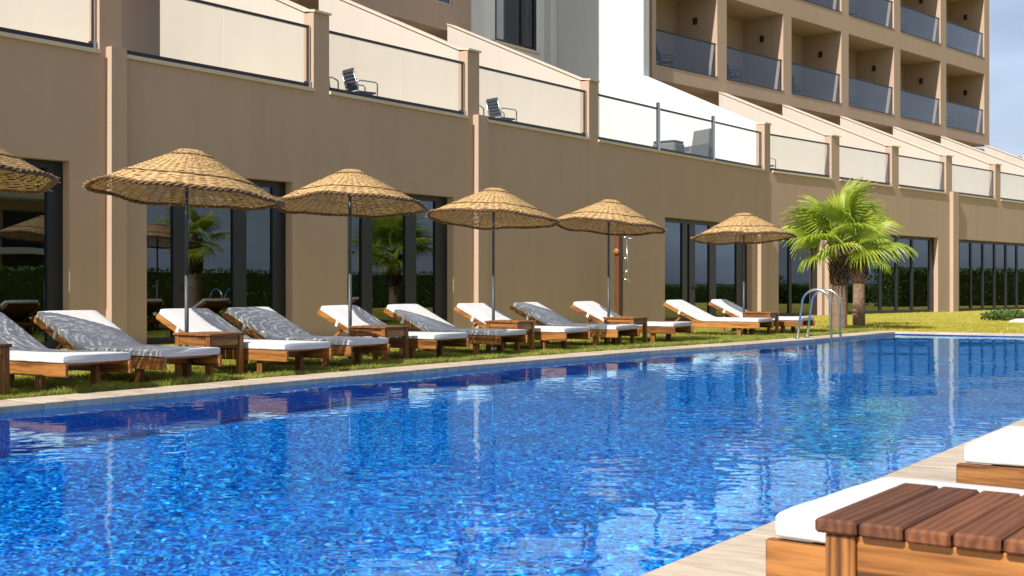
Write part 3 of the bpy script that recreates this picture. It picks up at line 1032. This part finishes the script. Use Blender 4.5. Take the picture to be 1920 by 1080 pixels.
def make_lounger():
    root = empty('sun_lounger')
    w = LW / 2
    for sy in (-1, 1):
        MB().cbox(0.02, LL + 0.03, sy * (w - 0.02) - 0.02, sy * (w - 0.02) + 0.02, 0.185, 0.315, 0.006).build('side_rail', M['wood_x'], root)
        for xx in (0.28, LL - 0.46):
            MB().cbox(xx - 0.045, xx + 0.045, sy * (w - 0.075) - 0.032, sy * (w - 0.075) + 0.032, 0.0, 0.30, 0.005).build('leg', M['wood_z'], root)
    for xx in (0.06, 0.40, LL - 0.46):
        MB().cbox(xx - 0.02, xx + 0.02, -w + 0.045, w - 0.045, 0.215, 0.295, 0.004).build('cross_rail', M['wood_y'], root)
    sl = MB().cbox(-0.04, 0.04, -w + 0.042, w - 0.042, 0.292, 0.312, 0.004).mesh('slat', M['wood_y'])
    x = HINGE + 0.10
    while x < LL - 0.02:
        inst('slat', sl, root, (x, 0, 0)); x += 0.112
    # raised back
    bl = HINGE / math.cos(LANG)
    mt = Matrix.Translation((HINGE, 0, 0.285)) @ Matrix.Rotation(LANG, 4, 'Y')
    # local: x runs from the hinge (0) to -bl (head)
    for sy in (-1, 1):
        MB().cbox(-bl - 0.05, 0.03, sy * (w - 0.02) - 0.018, sy * (w - 0.02) + 0.018, -0.045, 0.03, 0.006, mt).build('back_rail', M['wood_x'], root)
        MB().cbox(-bl * 0.62, -bl * 0.62 + 0.055, sy * (w - 0.02) - 0.024, sy * (w - 0.02) + 0.024, -0.05, 0.075, 0.004, mt).build('fabric_strap', M['fabric'], root)
        e = mt @ Vector((-bl * 0.50, sy * (w - 0.10), -0.02))
        f = Vector((0.20, sy * (w - 0.10), 0.30))
        dv = e - f
        m2 = Matrix.Translation(f) @ dv.to_track_quat('X', 'Z').to_matrix().to_4x4()
        MB().cbox(0, dv.length, -0.014, 0.014, -0.022, 0.022, 0.004, m2).build('support_strut', M['wood_x'], root)
    k = 0.06
    while k < bl:
        MB().cbox(-k - 0.04, -k + 0.04, -w + 0.042, w - 0.042, 0.008, 0.028, 0.004, mt).build('back_slat', M['wood_y'], root)
        k += 0.125
    inst('mattress', MATT[0], root, (0, 0, 0.318))
    return root
lounger0 = make_lounger()
first = [True]
def put_lounger(xf, yc, rz, label, k, toward=1, group='wooden loungers along the far side of the pool'):
    """foot end at x=xf; toward=+1: foot points to +x"""
    o = lounger0 if first[0] else copy_tree(lounger0)
    first[0] = False
    for ch in o.children:
        if ch.name.startswith('mattress'):
            ch.data = MATT[k % 4]
    if toward > 0:
        o.location = (xf - LL, yc, 0.0)
        o.rotation_euler = (0, 0, R(rz))
    else:
        o.location = (xf + LL * math.cos(R(rz)), yc + LL * math.sin(R(rz)), 0.022)
        o.rotation_euler = (0, 0, R(180 + rz))
        o.scale = (1, 1.1, 0.97)
    tag(o, label, 'sun lounger', group)
LG = [
    (-10.20, 7.72, 0.5, 'wooden lounger nearest the left edge of the picture, its head cut off'),
    (-10.25, 9.00, -0.5, 'wooden lounger with dappled shade left of the first umbrella pole'),
    (-10.25, 10.76, 0.3, 'wooden lounger directly behind the table at the first umbrella pole'),
    (-10.40, 12.02, 0.8, 'shaded wooden lounger between the first and second umbrella poles, left of second table'),
    (-10.60, 14.10, -0.6, 'wooden lounger directly behind the table at the second umbrella pole'),
    (-10.65, 15.70, 0.5, 'wooden lounger half in shade left of the third umbrella pole'),
    (-10.50, 17.40, 0.0, 'wooden lounger directly behind the table at the third umbrella pole'),
    (-10.45, 19.06, -0.7, 'wooden lounger half in shade left of the fourth umbrella pole'),
    (-10.40, 21.10, 0.4, 'wooden lounger directly behind the table at the fourth umbrella pole'),
    (-10.30, 24.90, 0.0, 'fully sunlit wooden lounger left of the fifth, farthest umbrella pole'),
    (-10.00, 26.60, 0.5, 'wooden lounger nearest the pool ladder at the far end of the row'),
]
for i, (xf, yc, rz, lb) in enumerate(LG):
    put_lounger(xf, yc, rz, lb, i)
put_lounger(-1.32, 3.77, -4.0, 'wooden lounger foot with thick white pad behind the foreground table', 2, -1, 'wooden loungers on the near deck')
put_lounger(-1.29, 5.64, 0.0, 'wooden lounger foot with white pad at the right picture edge', 1, -1, 'wooden loungers on the near deck')

# ---------------------------------------------------------------- side tables
TX, TY, TH = 0.66, 0.56, 0.52
def make_table(name, top, leg, sx, sy, npl):
    root = empty(name)
    pw = sx / npl
    pm = MB().cbox(-pw / 2 + 0.003, pw / 2 - 0.003, -sy / 2, sy / 2, TH - 0.032, TH, 0.006).mesh('plank', M[top + '_y'])
    for i in range(npl):
        inst('plank', pm, root, (-sx / 2 + (i + 0.5) * pw, 0, random.uniform(-0.0015, 0.0015)))
    for ax in (-1, 1):
        for ay in (-1, 1):
            MB().cbox(ax * (sx / 2 - 0.055) - 0.034, ax * (sx / 2 - 0.055) + 0.034, ay * (sy / 2 - 0.05) - 0.034, ay * (sy / 2 - 0.05) + 0.034, 0, TH - 0.033, 0.005).build('leg', M[leg + '_z'], root)
        MB().cbox(ax * (sx / 2 - 0.05) - 0.012, ax * (sx / 2 - 0.05) + 0.012, -sy / 2 + 0.085, sy / 2 - 0.085, TH - 0.145, TH - 0.034, 0.003).build('apron', M[leg + '_y'], root)
    for ay in (-1, 1):
        MB().cbox(-sx / 2 + 0.09, sx / 2 - 0.09, ay * (sy / 2 - 0.038) - 0.012, ay * (sy / 2 - 0.038) + 0.012, TH - 0.145, TH - 0.034, 0.003).build('apron', M[leg + '_x'], root)
    return root
t0 = make_table('side_table', 'wood', 'wood', TX, TY, 5)
TB_ = [
    (-10.83, 6.72, 1.0, 'wooden side table cut off by the left edge of the picture'),
    (-11.18, 10.06, -1.5, 'wooden side table at the first umbrella pole from the left'),
    (-11.23, 13.24, 1.0, 'wooden side table at the second umbrella pole'),
    (-11.28, 16.58, 2.0, 'wooden side table at the third umbrella pole'),
    (-10.93, 19.84, -1.0, 'wooden side table at the fourth umbrella pole'),
    (-10.73, 25.70, 0.5, 'dark wooden side table at the fifth, farthest umbrella pole'),
]
for i, (x, y, rz, lb) in enumerate(TB_):
    o = t0 if i == 0 else copy_tree(t0)
    o.location = (x, y, 0); o.rotation_euler = (0, 0, R(rz))
    tag(o, lb, 'table', 'side tables along the far row')
fg = make_table('side_table', 'dwood', 'wood', 0.80, 0.61, 8)
fg.location = (-0.565, 2.915, 0.022); fg.rotation_euler = (0, 0, R(-1.5))
tag(fg, 'large brown plank side table in the right foreground', 'table')

# ---------------------------------------------------------------- wicker umbrellas
def canopy_z(r):                       # r 0..1 -> height 0..1 above the rim
    if r < 0.13:
        return 1.0 - 0.04 * (r / 0.13) ** 2
    k = (r - 0.13) / 0.87
    return 0.96 - 0.96 * (k ** 0.93) + 0.03 * math.sin(math.pi * k)
H_C = 0.53
def canopy_meshes(seed):
    rnd = random.Random(seed)
    NS, NR = 48, 58
    w1, w2, w3 = rnd.uniform(0, 6), rnd.uniform(0, 6), rnd.uniform(0, 6)
    def rimwave(a, r):
        return r ** 3 * (0.014 * math.sin(2 * a + w1) + 0.012 * math.sin(5 * a + w2) + 0.008 * math.sin(9 * a + w3))
    def pt(r, a, off=0.0):
        # slightly polygonal sagging between stakes
        z = canopy_z(r) * H_C + rimwave(a, r)
        dr = 0.01
        dz = (canopy_z(min(r + dr, 1)) - canopy_z(max(r - dr, 0))) * H_C / (min(r + dr, 1) - max(r - dr, 0))
        n = Vector((-dz, 0, 1)).normalized()
        rr = r * 1.0 * (1 + 0.012 * math.sin(7 * a + w2))
        return Vector(((rr + n.x * off) * math.cos(a), (rr + n.x * off) * math.sin(a), z + n.z * off))
    m = MB()
    Mseg = NS * 2
    for i in range(NR):
        r0 = 0.07 + 0.93 * i / NR
        pitch = 0.93 / NR
        tw = rnd.uniform(0, 6.28)
        base = len(m.v)
        keep = []
        for j in range(Mseg):
            a = 2 * math.pi * j / Mseg
            over = (1 if (j // 2 + i) % 2 else -1) if j % 2 == 0 else 0
            off = over * 0.0055 + rnd.uniform(-0.003, 0.003)
            rc = r0 + pitch / 2 + 0.004 * math.sin(3 * a + tw) + rnd.uniform(-0.003, 0.003)
            hw = pitch * rnd.uniform(0.42, 0.58)
            th = 0.0045
            for (dr, do) in ((-hw, 0), (0, th), (hw, 0), (0, -th)):
                m.v.append(tuple(pt(min(max(rc + dr, 0.03), 1.0), a, off + do)))
            keep.append(rnd.random() > 0.02)
        for j in range(Mseg):
            if not keep[j]:
                continue
            a, b = base + j * 4, base + ((j + 1) % Mseg) * 4
            for k in range(4):
                k2 = (k + 1) % 4
                m.f.append((a + k, b + k, b + k2, a + k2))
    # crown cap
    m.add([tuple(pt(0.09, 2 * math.pi * k / 20, 0.004)) for k in range(20)] + [(0, 0, H_C * 1.0 + 0.012)], [(k, (k + 1) % 20, 20) for k in range(20)])
    # loose twig ends
    for k in range(150):
        a = rnd.uniform(0, 6.28); r = rnd.choice([1.0, 1.0, rnd.uniform(0.15, 0.95)])
        p0 = pt(r, a, 0.004)
        d = Vector((math.cos(a + rnd.uniform(-1.2, 1.2)), math.sin(a + rnd.uniform(-1.2, 1.2)), rnd.uniform(-0.5, 0.5))) * rnd.uniform(0.015, 0.045)
        m.tube([p0, p0 + d], [0.004, 0.002], 3, False)
    can = m.mesh('canopy', M['wicker'], False)
    st = MB()
    for j in range(NS):
        a = 2 * math.pi * (j) / NS
        st.tube([pt(r, a) for r in (0.05, 0.15, 0.3, 0.5, 0.7, 0.85, 0.99)], 0.0065, 4, False)
    stakes = st.mesh('stakes', M['braid'], True)
    br = MB()
    def braid(rc, rad, thick, n, off, twist):
        for h in range(3):
            pts = []
            for k in range(n + 1):
                a = 2 * math.pi * k / n
                ph = twist * a + h * 2.094
                pts.append(pt(rc, a, off) + Vector((math.cos(a) * math.cos(ph) * rad, math.sin(a) * math.cos(ph) * rad, math.sin(ph) * rad)))
            br.tube(pts, [thick * (1 + 0.25 * math.sin(k * 1.7 + h)) for k in range(n + 1)], 4, False)
    braid(0.995, 0.017, 0.013, 200, -0.004, 30)
    b1 = br.mesh('rim_braid', M['braid'], True)
    br = MB()
    braid(0.74, 0.005, 0.005, 160, 0.010, 22)
    braid(0.24, 0.004, 0.005, 90, 0.010, 12)
    b2 = br.mesh('ring_braid', M['braid'], True)
    return can, stakes, b1, b2
CAN = [canopy_meshes(s) for s in (3, 8, 15)]
def umbrella(x, y, rimz, diam, tilt, tdir, var, rz, label, group):
    root = empty('wicker_umbrella', (x, y, 0.0), 0, label, 'umbrella', group)
    can, stk, b1, b2 = CAN[var]
    s = diam / 2
    ax = Vector((math.cos(tdir), math.sin(tdir), 0))
    axis = Vector((0, 0, 1)).cross(ax)
    rot = (Matrix.Rotation(tilt, 3, axis) @ Matrix.Rotation(rz, 3, 'Z')).to_euler()
    for nm, me in (('canopy', can), ('stakes', stk), ('rim_braid', b1), ('ring_braid', b2)):
        inst(nm, me, root, (0, 0, rimz), rot, (s, s, 1.0 if False else s / 1.1))
    MB().tube([(0, 0, -0.05), (0, 0, 1.25)], 0.026, 14).build('pole', M['galv'], root, True)
    MB().tube([(0, 0, 1.2), (0, 0, rimz + H_C * s / 1.1 - 0.03)], 0.021, 14).build('pole_sleeve', M['galv'], root, True)
    MB().lathe([(0.0, 0.05), (0.05, 0.05), (0.12, 0.03), (0.12, 0.0)], 20).build('base_collar', M['galv'], root, True)
    return root
CR = R(34.15)     # tilts are given to the right and away as seen from the near deck
UM = [
    (-11.42, 6.75, 2.17, 2.24, 2.0, 4.0, 1, 0.4, 'wicker umbrella cut off by the left edge of the picture'),
    (-11.60, 10.08, 2.17, 2.32, 4.0, 3.0, 0, 1.3, 'largest whole wicker umbrella, first from the left'),
    (-11.75, 13.20, 2.22, 2.17, 0.5, 4.5, 1, 2.2, 'wicker umbrella second from the left, over the second table'),
    (-11.80, 16.84, 2.20, 2.18, 3.0, 4.5, 2, 0.2, 'wicker umbrella third from the left, beside the tall pilaster'),
    (-11.45, 20.12, 2.20, 2.12, 5.0, 3.5, 0, 4.0, 'wicker umbrella fourth from the left, in front of the shower post'),
    (-11.13, 25.67, 2.18, 2.28, -0.5, 4.0, 2, 3.1, 'farthest wicker umbrella, beside the palm tree'),
]
for (x, y, rz_, dm, tr_, ta_, va, ro, lb) in UM:
    umbrella(x, y, rz_, dm, R(math.hypot(tr_, ta_)), CR + math.atan2(ta_, tr_), va, ro, lb, 'wicker umbrellas along the far row')
umbrella(0.25, 3.55, 2.2, 2.2, 0.0, 0.0, 1, 0.9, 'wicker umbrella just outside the right picture edge shading the near loungers', 'wicker umbrellas on the near deck')

# ---------------------------------------------------------------- pool ladder
def ladder():
    y0 = 23.95
    root = empty('pool_ladder', (-9.0, y0 + 0.27, 0.0), 0, 'chrome pool ladder with two curved handrails at the far pool edge', 'ladder')
    ex = edge_x(y0)
    for yy in (-0.27, 0.27):
        pts = []
        r = 0.30
        xc = 0.18
        for k in range(4):
            pts.append((xc - r - 0.10 * (1 - k / 3), yy, 0.02 + 0.68 * k / 3))
        for k in range(1, 16):
            a = math.pi - math.pi * k / 16
            pts.append((xc + r * math.cos(a), yy, 0.72 + r * math.sin(a)))
        for k in range(6):
            pts.append((xc + r + 0.04 * k / 5, yy, 0.70 - 1.75 * k / 5))
        MB().tube(pts, 0.024, 12).build('handrail', M['steel'], root, True)
        fl = MB().lathe([(0.0, 0.036), (0.045, 0.036), (0.06, 0.022)], 16).build('flange', M['steel'], root, True)
        fl.location = (xc - r - 0.10, yy, 0.002)
    for z in (-0.25, -0.52, -0.80):
        MB().cbox(0.47, 0.55, -0.26, 0.26, z - 0.015, z + 0.015, 0.005).build('tread', M['steel'], root)
ladder()

# ---------------------------------------------------------------- shower post
def shower():
    x, y, _ = F1.p(15.76, -0.9, 0)
    r = empty('shower_post', (x, y, 0), F1.rz, 'dark wooden outdoor shower post with chrome fittings by the wall', 'shower')
    MB().cbox(-0.075, 0.075, -0.11, 0.11, 0, 2.62, 0.008).build('post', M['shower_wood'], r)
    c = MB()
    MB().tube([(0.07, 0.12, 2.45), (0.14, 0.20, 2.47), (0.2, 0.28, 2.45)], 0.02, 8).build('shower_arm', M['steel'], r, True)
    hd = MB().lathe([(0.0, 0.03), (0.03, 0.03), (0.09, 0.0), (0.0, -0.005)], 16).build('shower_head', M['steel'], r, True); hd.location = (0.21, 0.29, 2.42)
    MB().tube([(0.07, 0.12, 1.88), (0.15, 0.19, 1.88), (0.2, 0.25, 1.87)], 0.022, 8).build('hook', M['steel'], r, True)
    MB().tube([(0.14, 0.19, 2.44), (0.16, 0.2, 1.7), (0.14, 0.19, 1.1)], 0.012, 6).build('riser_pipe', M['steel'], r, True)
    MB().tube([(0.08, 0.1, 1.45), (0.16, 0.16, 1.5), (0.18, 0.2, 1.62)], 0.026, 8).build('lever', M['steel'], r, True)
    MB().tube([(0.08, 0.08, 1.30), (0.2, 0.16, 1.28), (0.26, 0.24, 1.22)], 0.024, 8).build('tap', M['steel'], r, True)
    k = MB().lathe([(0.0, 0.06), (0.07, 0.06), (0.09, 0.03), (0.09, 0.0)], 16).build('valve_knob', M['wood_z'], r, True)
    k.rotation_euler = (R(90), 0, 0); k.location = (0.0, -0.112, 2.06)
shower()

# ---------------------------------------------------------------- palms
def fan_leaf(seed):
    rnd = random.Random(seed)
    m = MB()
    Lp = rnd.uniform(0.55, 0.8)
    # petiole along +x, arching
    sag = rnd.uniform(0.02, 0.10)
    pts = [(Lp * k / 6, 0, -sag * (k / 6) ** 2) for k in range(7)]
    m.tube(pts, [0.022 - 0.010 * k / 6 for k in range(7)], 5, False)
    hub = Vector(pts[-1])
    n = 34
    spread = R(255)
    droop = rnd.uniform(0.12, 0.40)
    for i in range(n):
        q = i / (n - 1) - 0.5
        a = q * spread
        da = spread / (n - 1) / 2
        ln = (0.88 - 0.30 * abs(q * 2) ** 2.2) * rnd.uniform(0.92, 1.06)
        tipdrop = rnd.uniform(0.5, 1.2)
        rows = []
        for rr, wk in ((0.03, 1.0), (0.30, 1.0), (0.52, 0.96), (0.68, 0.62), (0.84, 0.34), (1.0, 0.03)):
            r = rr * ln
            free = max(0.0, rr - 0.55)
            zc = -droop * r * r * 0.55 - free ** 1.6 * 0.95 * tipdrop * ln - 0.12 * abs(q * 2) * r
            inward = 1.0 - free * 0.25
            for sgn, zz in ((-1, -0.010), (0, 0.012), (1, -0.010)):
                aa = a + sgn * da * wk * (1 if rr < 0.55 else 0.9)
                rows.append(hub + Vector((math.cos(aa) * r * inward, math.sin(aa) * r * inward, zc + zz * min(1, rr * 4))))
        base = len(m.v)
        m.v += [tuple(v) for v in rows]
        for k in range(5):
            o = base + k * 3
            m.f += [(o, o + 3, o + 4, o + 1), (o + 1, o + 4, o + 5, o + 2)]
    return m.mesh('leaf', M['palm_leaf'], False)
LEAVES = [fan_leaf(s) for s in range(6)]
def palm(x, y, h, seed, label, nl=30, size=1.0, group=None, tr=0.27, custom=None):
    rnd = random.Random(seed)
    root = empty('palm_tree', (x, y, 0), 0, label, 'palm tree', group)
    prof = []
    n = 40
    hb = h * 0.56
    for i in range(n + 1):
        z = -0.1 + (hb + 0.1) * i / n
        prof.append((tr * (1.12 - 0.16 * i / n) + 0.008 * ((i % 2) * 2 - 1) + rnd.uniform(-0.004, 0.004), z))
    MB().lathe(prof, 28, lambda a, z: 1 + 0.03 * math.sin(3 * a + z * 2) + 0.012 * math.sin(11 * a + 7 * z)).build('trunk', M['bark'], root, True)
    bt = MB()
    bt.lathe([(tr * 0.92, hb - 0.03), (tr * 1.0, hb + (h - hb) * 0.4), (tr * 0.9, h * 0.97), (tr * 0.4, h + 0.08), (0.02, h + 0.15)], 18)
    k = 0
    for lv in range(9):
        z = hb + (h - hb) * lv / 9
        for j in range(11):
            a = 2 * math.pi * (j + 0.5 * (lv % 2)) / 11 + rnd.uniform(-0.12, 0.12)
            c = Vector((math.cos(a), math.sin(a), 0)); s_ = Vector((-c.y, c.x, 0))
            b0 = c * tr * 0.86 + Vector((0, 0, z - 0.05)); top = c * (tr * 1.0 + rnd.uniform(0.05, 0.11)) + Vector((0, 0, z + rnd.uniform(0.12, 0.22)))
            w = rnd.uniform(0.05, 0.075)
            bt.add([b0 - s_ * w, b0 + s_ * w, top + s_ * w * 0.5, top - s_ * w * 0.5, b0 - s_ * w + c * 0.05, b0 + s_ * w + c * 0.05, top + s_ * w * 0.4 + c * 0.02, top - s_ * w * 0.4 + c * 0.02],
                   [(0, 1, 2, 3), (4, 7, 6, 5), (0, 4, 5, 1), (1, 5, 6, 2), (2, 6, 7, 3), (3, 7, 4, 0)])
    bt.build('leaf_bases', M['boots'], root)
    dirs = custom or []
    for i in range(nl):
        if i < len(dirs):
            az, el, roll, sz = dirs[i]
        else:
            q = i / nl
            az = i * 2.39996 + rnd.uniform(-0.25, 0.25)
            el = R(72 - 110 * q + rnd.uniform(-8, 8))
            roll = rnd.uniform(-0.35, 0.35)
            sz = rnd.uniform(0.85, 1.12)
        mt = Matrix.Rotation(az, 3, 'Z') @ Matrix.Rotation(-el, 3, 'Y') @ Matrix.Rotation(roll, 3, 'X')
        inst('leaf', LEAVES[i % 6], root, (0, 0, h + 0.02 + 0.1 * math.sin(el)), mt.to_euler(), (sz * size,) * 3)
    return root
RD = lambda L: [(R(a), R(e), r, k) for a, e, r, k in L]
palm(-10.36, 29.75, 2.12, 4, 'front fan palm with bright green leaves beside the pool ladder', 19, 1.03, 'fan palms by the pool corner', 0.17, RD([
    (30, 6, 0.1, 1.15), (-8, 0, 0.3, 1.05), (-45, 24, -0.2, 0.95), (-75, 2, 0.2, 0.9), (214, 40, 0.5, 1.1), (196, 24, -0.3, 1.05),
    (250, 12, 0.3, 0.95), (100, 78, 0.0, 1.05), (-40, 68, 0.6, 1.0), (212, 62, -0.6, 1.0), (36, 52, 0.5, 1.0), (60, 38, -0.2, 0.95),
    (124, 30, 0.0, 1.0), (155, 45, 0.3, 1.0), (285, 45, -0.4, 0.95), (10, 28, 0.5, 1.05), (230, -18, 0.0, 0.85), (90, 15, 0.2, 1.0), (-20, 85, 1.2, 1.0)]))
palm(-11.05, 33.3, 2.25, 9, 'fan palm with darker trunk half hidden behind the front palm', 9, 0.72, 'fan palms by the pool corner', 0.155)

# ---------------------------------------------------------------- shrubs, hedge, planting across the pool (seen mirrored in the glass)
def leaf_cloud(name, n, ext, mat, size, seed, box=False, parent=None):
    rng = np.random.default_rng(seed)
    P = rng.normal(size=(n, 3)); P /= np.linalg.norm(P, axis=1)[:, None]
    if box:
        P = rng.uniform(-1, 1, (n, 3)); ax = rng.integers(0, 3, n); sg = rng.choice([-1, 1], n)
        P[np.arange(n), ax] = sg * rng.uniform(0.86, 1.03, n)
    else:
        P *= rng.uniform(0.55, 1.05, n)[:, None]
        lump = 1 + 0.18 * np.sin(P[:, 0] * 5 + seed) * np.sin(P[:, 1] * 6 + 1) + 0.1 * np.sin(P[:, 2] * 9)
        P *= lump[:, None]
    C = P * np.array(ext) + np.array([0, 0, ext[2]])
    C[:, 2] = np.abs(C[:, 2])
    U = rng.normal(size=(n, 3)); U /= np.linalg.norm(U, axis=1)[:, None]
    W = np.cross(U, rng.normal(size=(n, 3))); W /= np.linalg.norm(W, axis=1)[:, None]
    s = size * rng.uniform(0.6, 1.3, n)[:, None]
    V = np.stack([C - U * s, C + W * s * 0.45, C + U * s, C - W * s * 0.45], 1).reshape(-1, 3)
    F = np.arange(4 * n).reshape(-1, 4)
    me = bpy.data.meshes.new(name)
    me.from_pydata(V.tolist(), [], F.tolist())
    me.materials.append(mat)
    return link(bpy.data.objects.new(name, me), parent)
sh = empty('low_shrub', (-8.8, 41.2, 0), 0, 'low dark green shrub on the lawn at the right picture edge', 'shrub')
leaf_cloud('foliage', 2200, (0.85, 0.5, 0.17), M['leaf'], 0.05, 5, False, sh)
MB().tube([(0, 0, -0.02), (0.02, 0, 0.2), (0.1, 0.03, 0.35)], [0.03, 0.02, 0.01], 6).tube([(0.3, 0, -0.02), (0.35, 0.1, 0.3)], [0.025, 0.01], 6).build('stems', M['boots'], sh, True)
stone = MB()
stone.lathe([(0.0, 0.12), (0.2, 0.11), (0.36, 0.05), (0.42, -0.02)], 14, lambda a, z: 1 + 0.12 * math.sin(2 * a + 1) + 0.06 * math.sin(5 * a))
st_ = stone.build('border_stone', M['sill'], None, True)
st_.location = (-8.1, 39.7, 0)
tag(st_, 'flat pale stone on the lawn in front of the low shrub', 'stone')

def hedge(x, y, ly, h, seed, label):
    hg = empty('clipped_hedge', (x, y, 0), 0, label, 'hedge', 'clipped hedges across the pool')
    leaf_cloud('foliage', 20000, (0.9, ly, h / 2), M['leaf'], 0.10, seed, True, hg)
    MB().box(-0.75, 0.75, -ly + 0.2, ly - 0.2, 0.02, h - 0.15).build('inner_branches', M['leaf'], hg)
hedge(8.5, 25, 45, 1.9, 8, 'long clipped green hedge across the pool, mirrored in the left windows')
hedge(8.5, 96, 25, 1.3, 17, 'low clipped hedge far across the lawn, mirrored in the middle windows')
hedge(-4.0, 92, 26, 2.2, 12, 'clipped hedge beyond the pool end, mirrored in the right windows')
palm(1.8, 31.0, 3.0, 21, 'taller fan palm across the pool, mirrored in the first window', 13, 1.0)
def wing():
    r = empty('garden_wing', (30, 32, 0), 0, 'neighbouring hotel wing across the pool, mirrored in the windows', 'building')
    w = MB()
    w.box(0.3, 12, -17, 15, 0, 13.5)
    w.build('wall', M['wall_shade'], r)
    for k in range(4):
        z = 3.0 + 3.3 * k
        MB().box(-1.5, 0.299, -17, 15, z, z + 0.35).build('balcony_slab', M['white'], r)
        for j in range(7):
            MB().box(0.2, 0.296, -15.5 + j * 4.4, -12.5 + j * 4.4, z + 0.36 if k else 0.2, z + 2.6).build('window', M['frame'], r)
wing()

# ---------------------------------------------------------------- grass
def grass(name, pts_fn, n, h0, h1, w, seed, label, mat='grass'):
    rng = np.random.default_rng(seed)
    X, Y = pts_fn(rng, n)
    n = len(X)
    h = rng.uniform(h0, h1, n) * (0.7 + 0.5 * np.clip(np.sin(X * 2.3 + Y * 1.7) * np.sin(Y * 2.9 - X) + 0.5, 0, 1))
    a = rng.uniform(0, 2 * np.pi, n)
    lean = rng.uniform(0.1, 0.8, n) * h
    b = a + rng.uniform(-1, 1, n)
    dx, dy = np.cos(a) * w, np.sin(a) * w
    z = np.zeros(n)
    mx, my = X + np.cos(b) * lean * 0.35, Y + np.sin(b) * lean * 0.35
    V = np.stack([np.stack([X - dx, Y - dy, z], -1), np.stack([X + dx, Y + dy, z], -1),
                  np.stack([mx + dx * 0.7, my + dy * 0.7, h * 0.6], -1), np.stack([mx - dx * 0.7, my - dy * 0.7, h * 0.6], -1),
                  np.stack([X + np.cos(b) * lean, Y + np.sin(b) * lean, h], -1)], 1).reshape(-1, 3).astype(np.float32)
    i = np.arange(n, dtype=np.int32)[:, None] * 5
    Q = (i + np.array([[0, 1, 2, 3]], dtype=np.int32))
    T = (i + np.array([[3, 2, 4]], dtype=np.int32))
    loops = np.concatenate([Q.ravel(), T.ravel()])
    starts = np.concatenate([np.arange(n) * 4, 4 * n + np.arange(n) * 3]).astype(np.int32)
    me = bpy.data.meshes.new(name)
    me.vertices.add(len(V)); me.vertices.foreach_set('co', V.ravel())
    me.loops.add(len(loops)); me.loops.foreach_set('vertex_index', loops)
    me.polygons.add(2 * n); me.polygons.foreach_set('loop_start', starts)
    me.update(calc_edges=True)
    me.materials.append(M[mat])
    return tag(link(bpy.data.objects.new(name, me)), label, 'grass', kind='stuff')
exv = np.vectorize(edge_x)
def strip(rng, n):
    Y = rng.uniform(4.5, 30, n)
    d = rng.exponential(1.6, n)
    d = d[:]
    X = exv(np.minimum(Y, 28.8)) - CW - 0.01 - d
    k = (X > -17.5)
    return X[k], Y[k]
grass('grass', strip, 210000, 0.025, 0.065, 0.0035, 2, 'short grass under and around the far loungers', 'grass_green')
def fringe(rng, n):
    Y = rng.uniform(4.5, 28, n)
    X = exv(Y) - CW - np.abs(rng.normal(0, 0.05, n)) + 0.012
    return X, Y
grass('grass', fringe, 26000, 0.03, 0.10, 0.004, 3, 'longer grass fringe along the back of the pool coping', 'grass_green')
def far(rng, n):
    Y = 29.5 + rng.exponential(9, n)
    X = rng.uniform(-16.5, 4, n)
    k = Y < 58
    return X[k], Y[k]
grass('grass', far, 130000, 0.02, 0.06, 0.006, 4, 'sunlit lawn grass beyond the end of the pool')
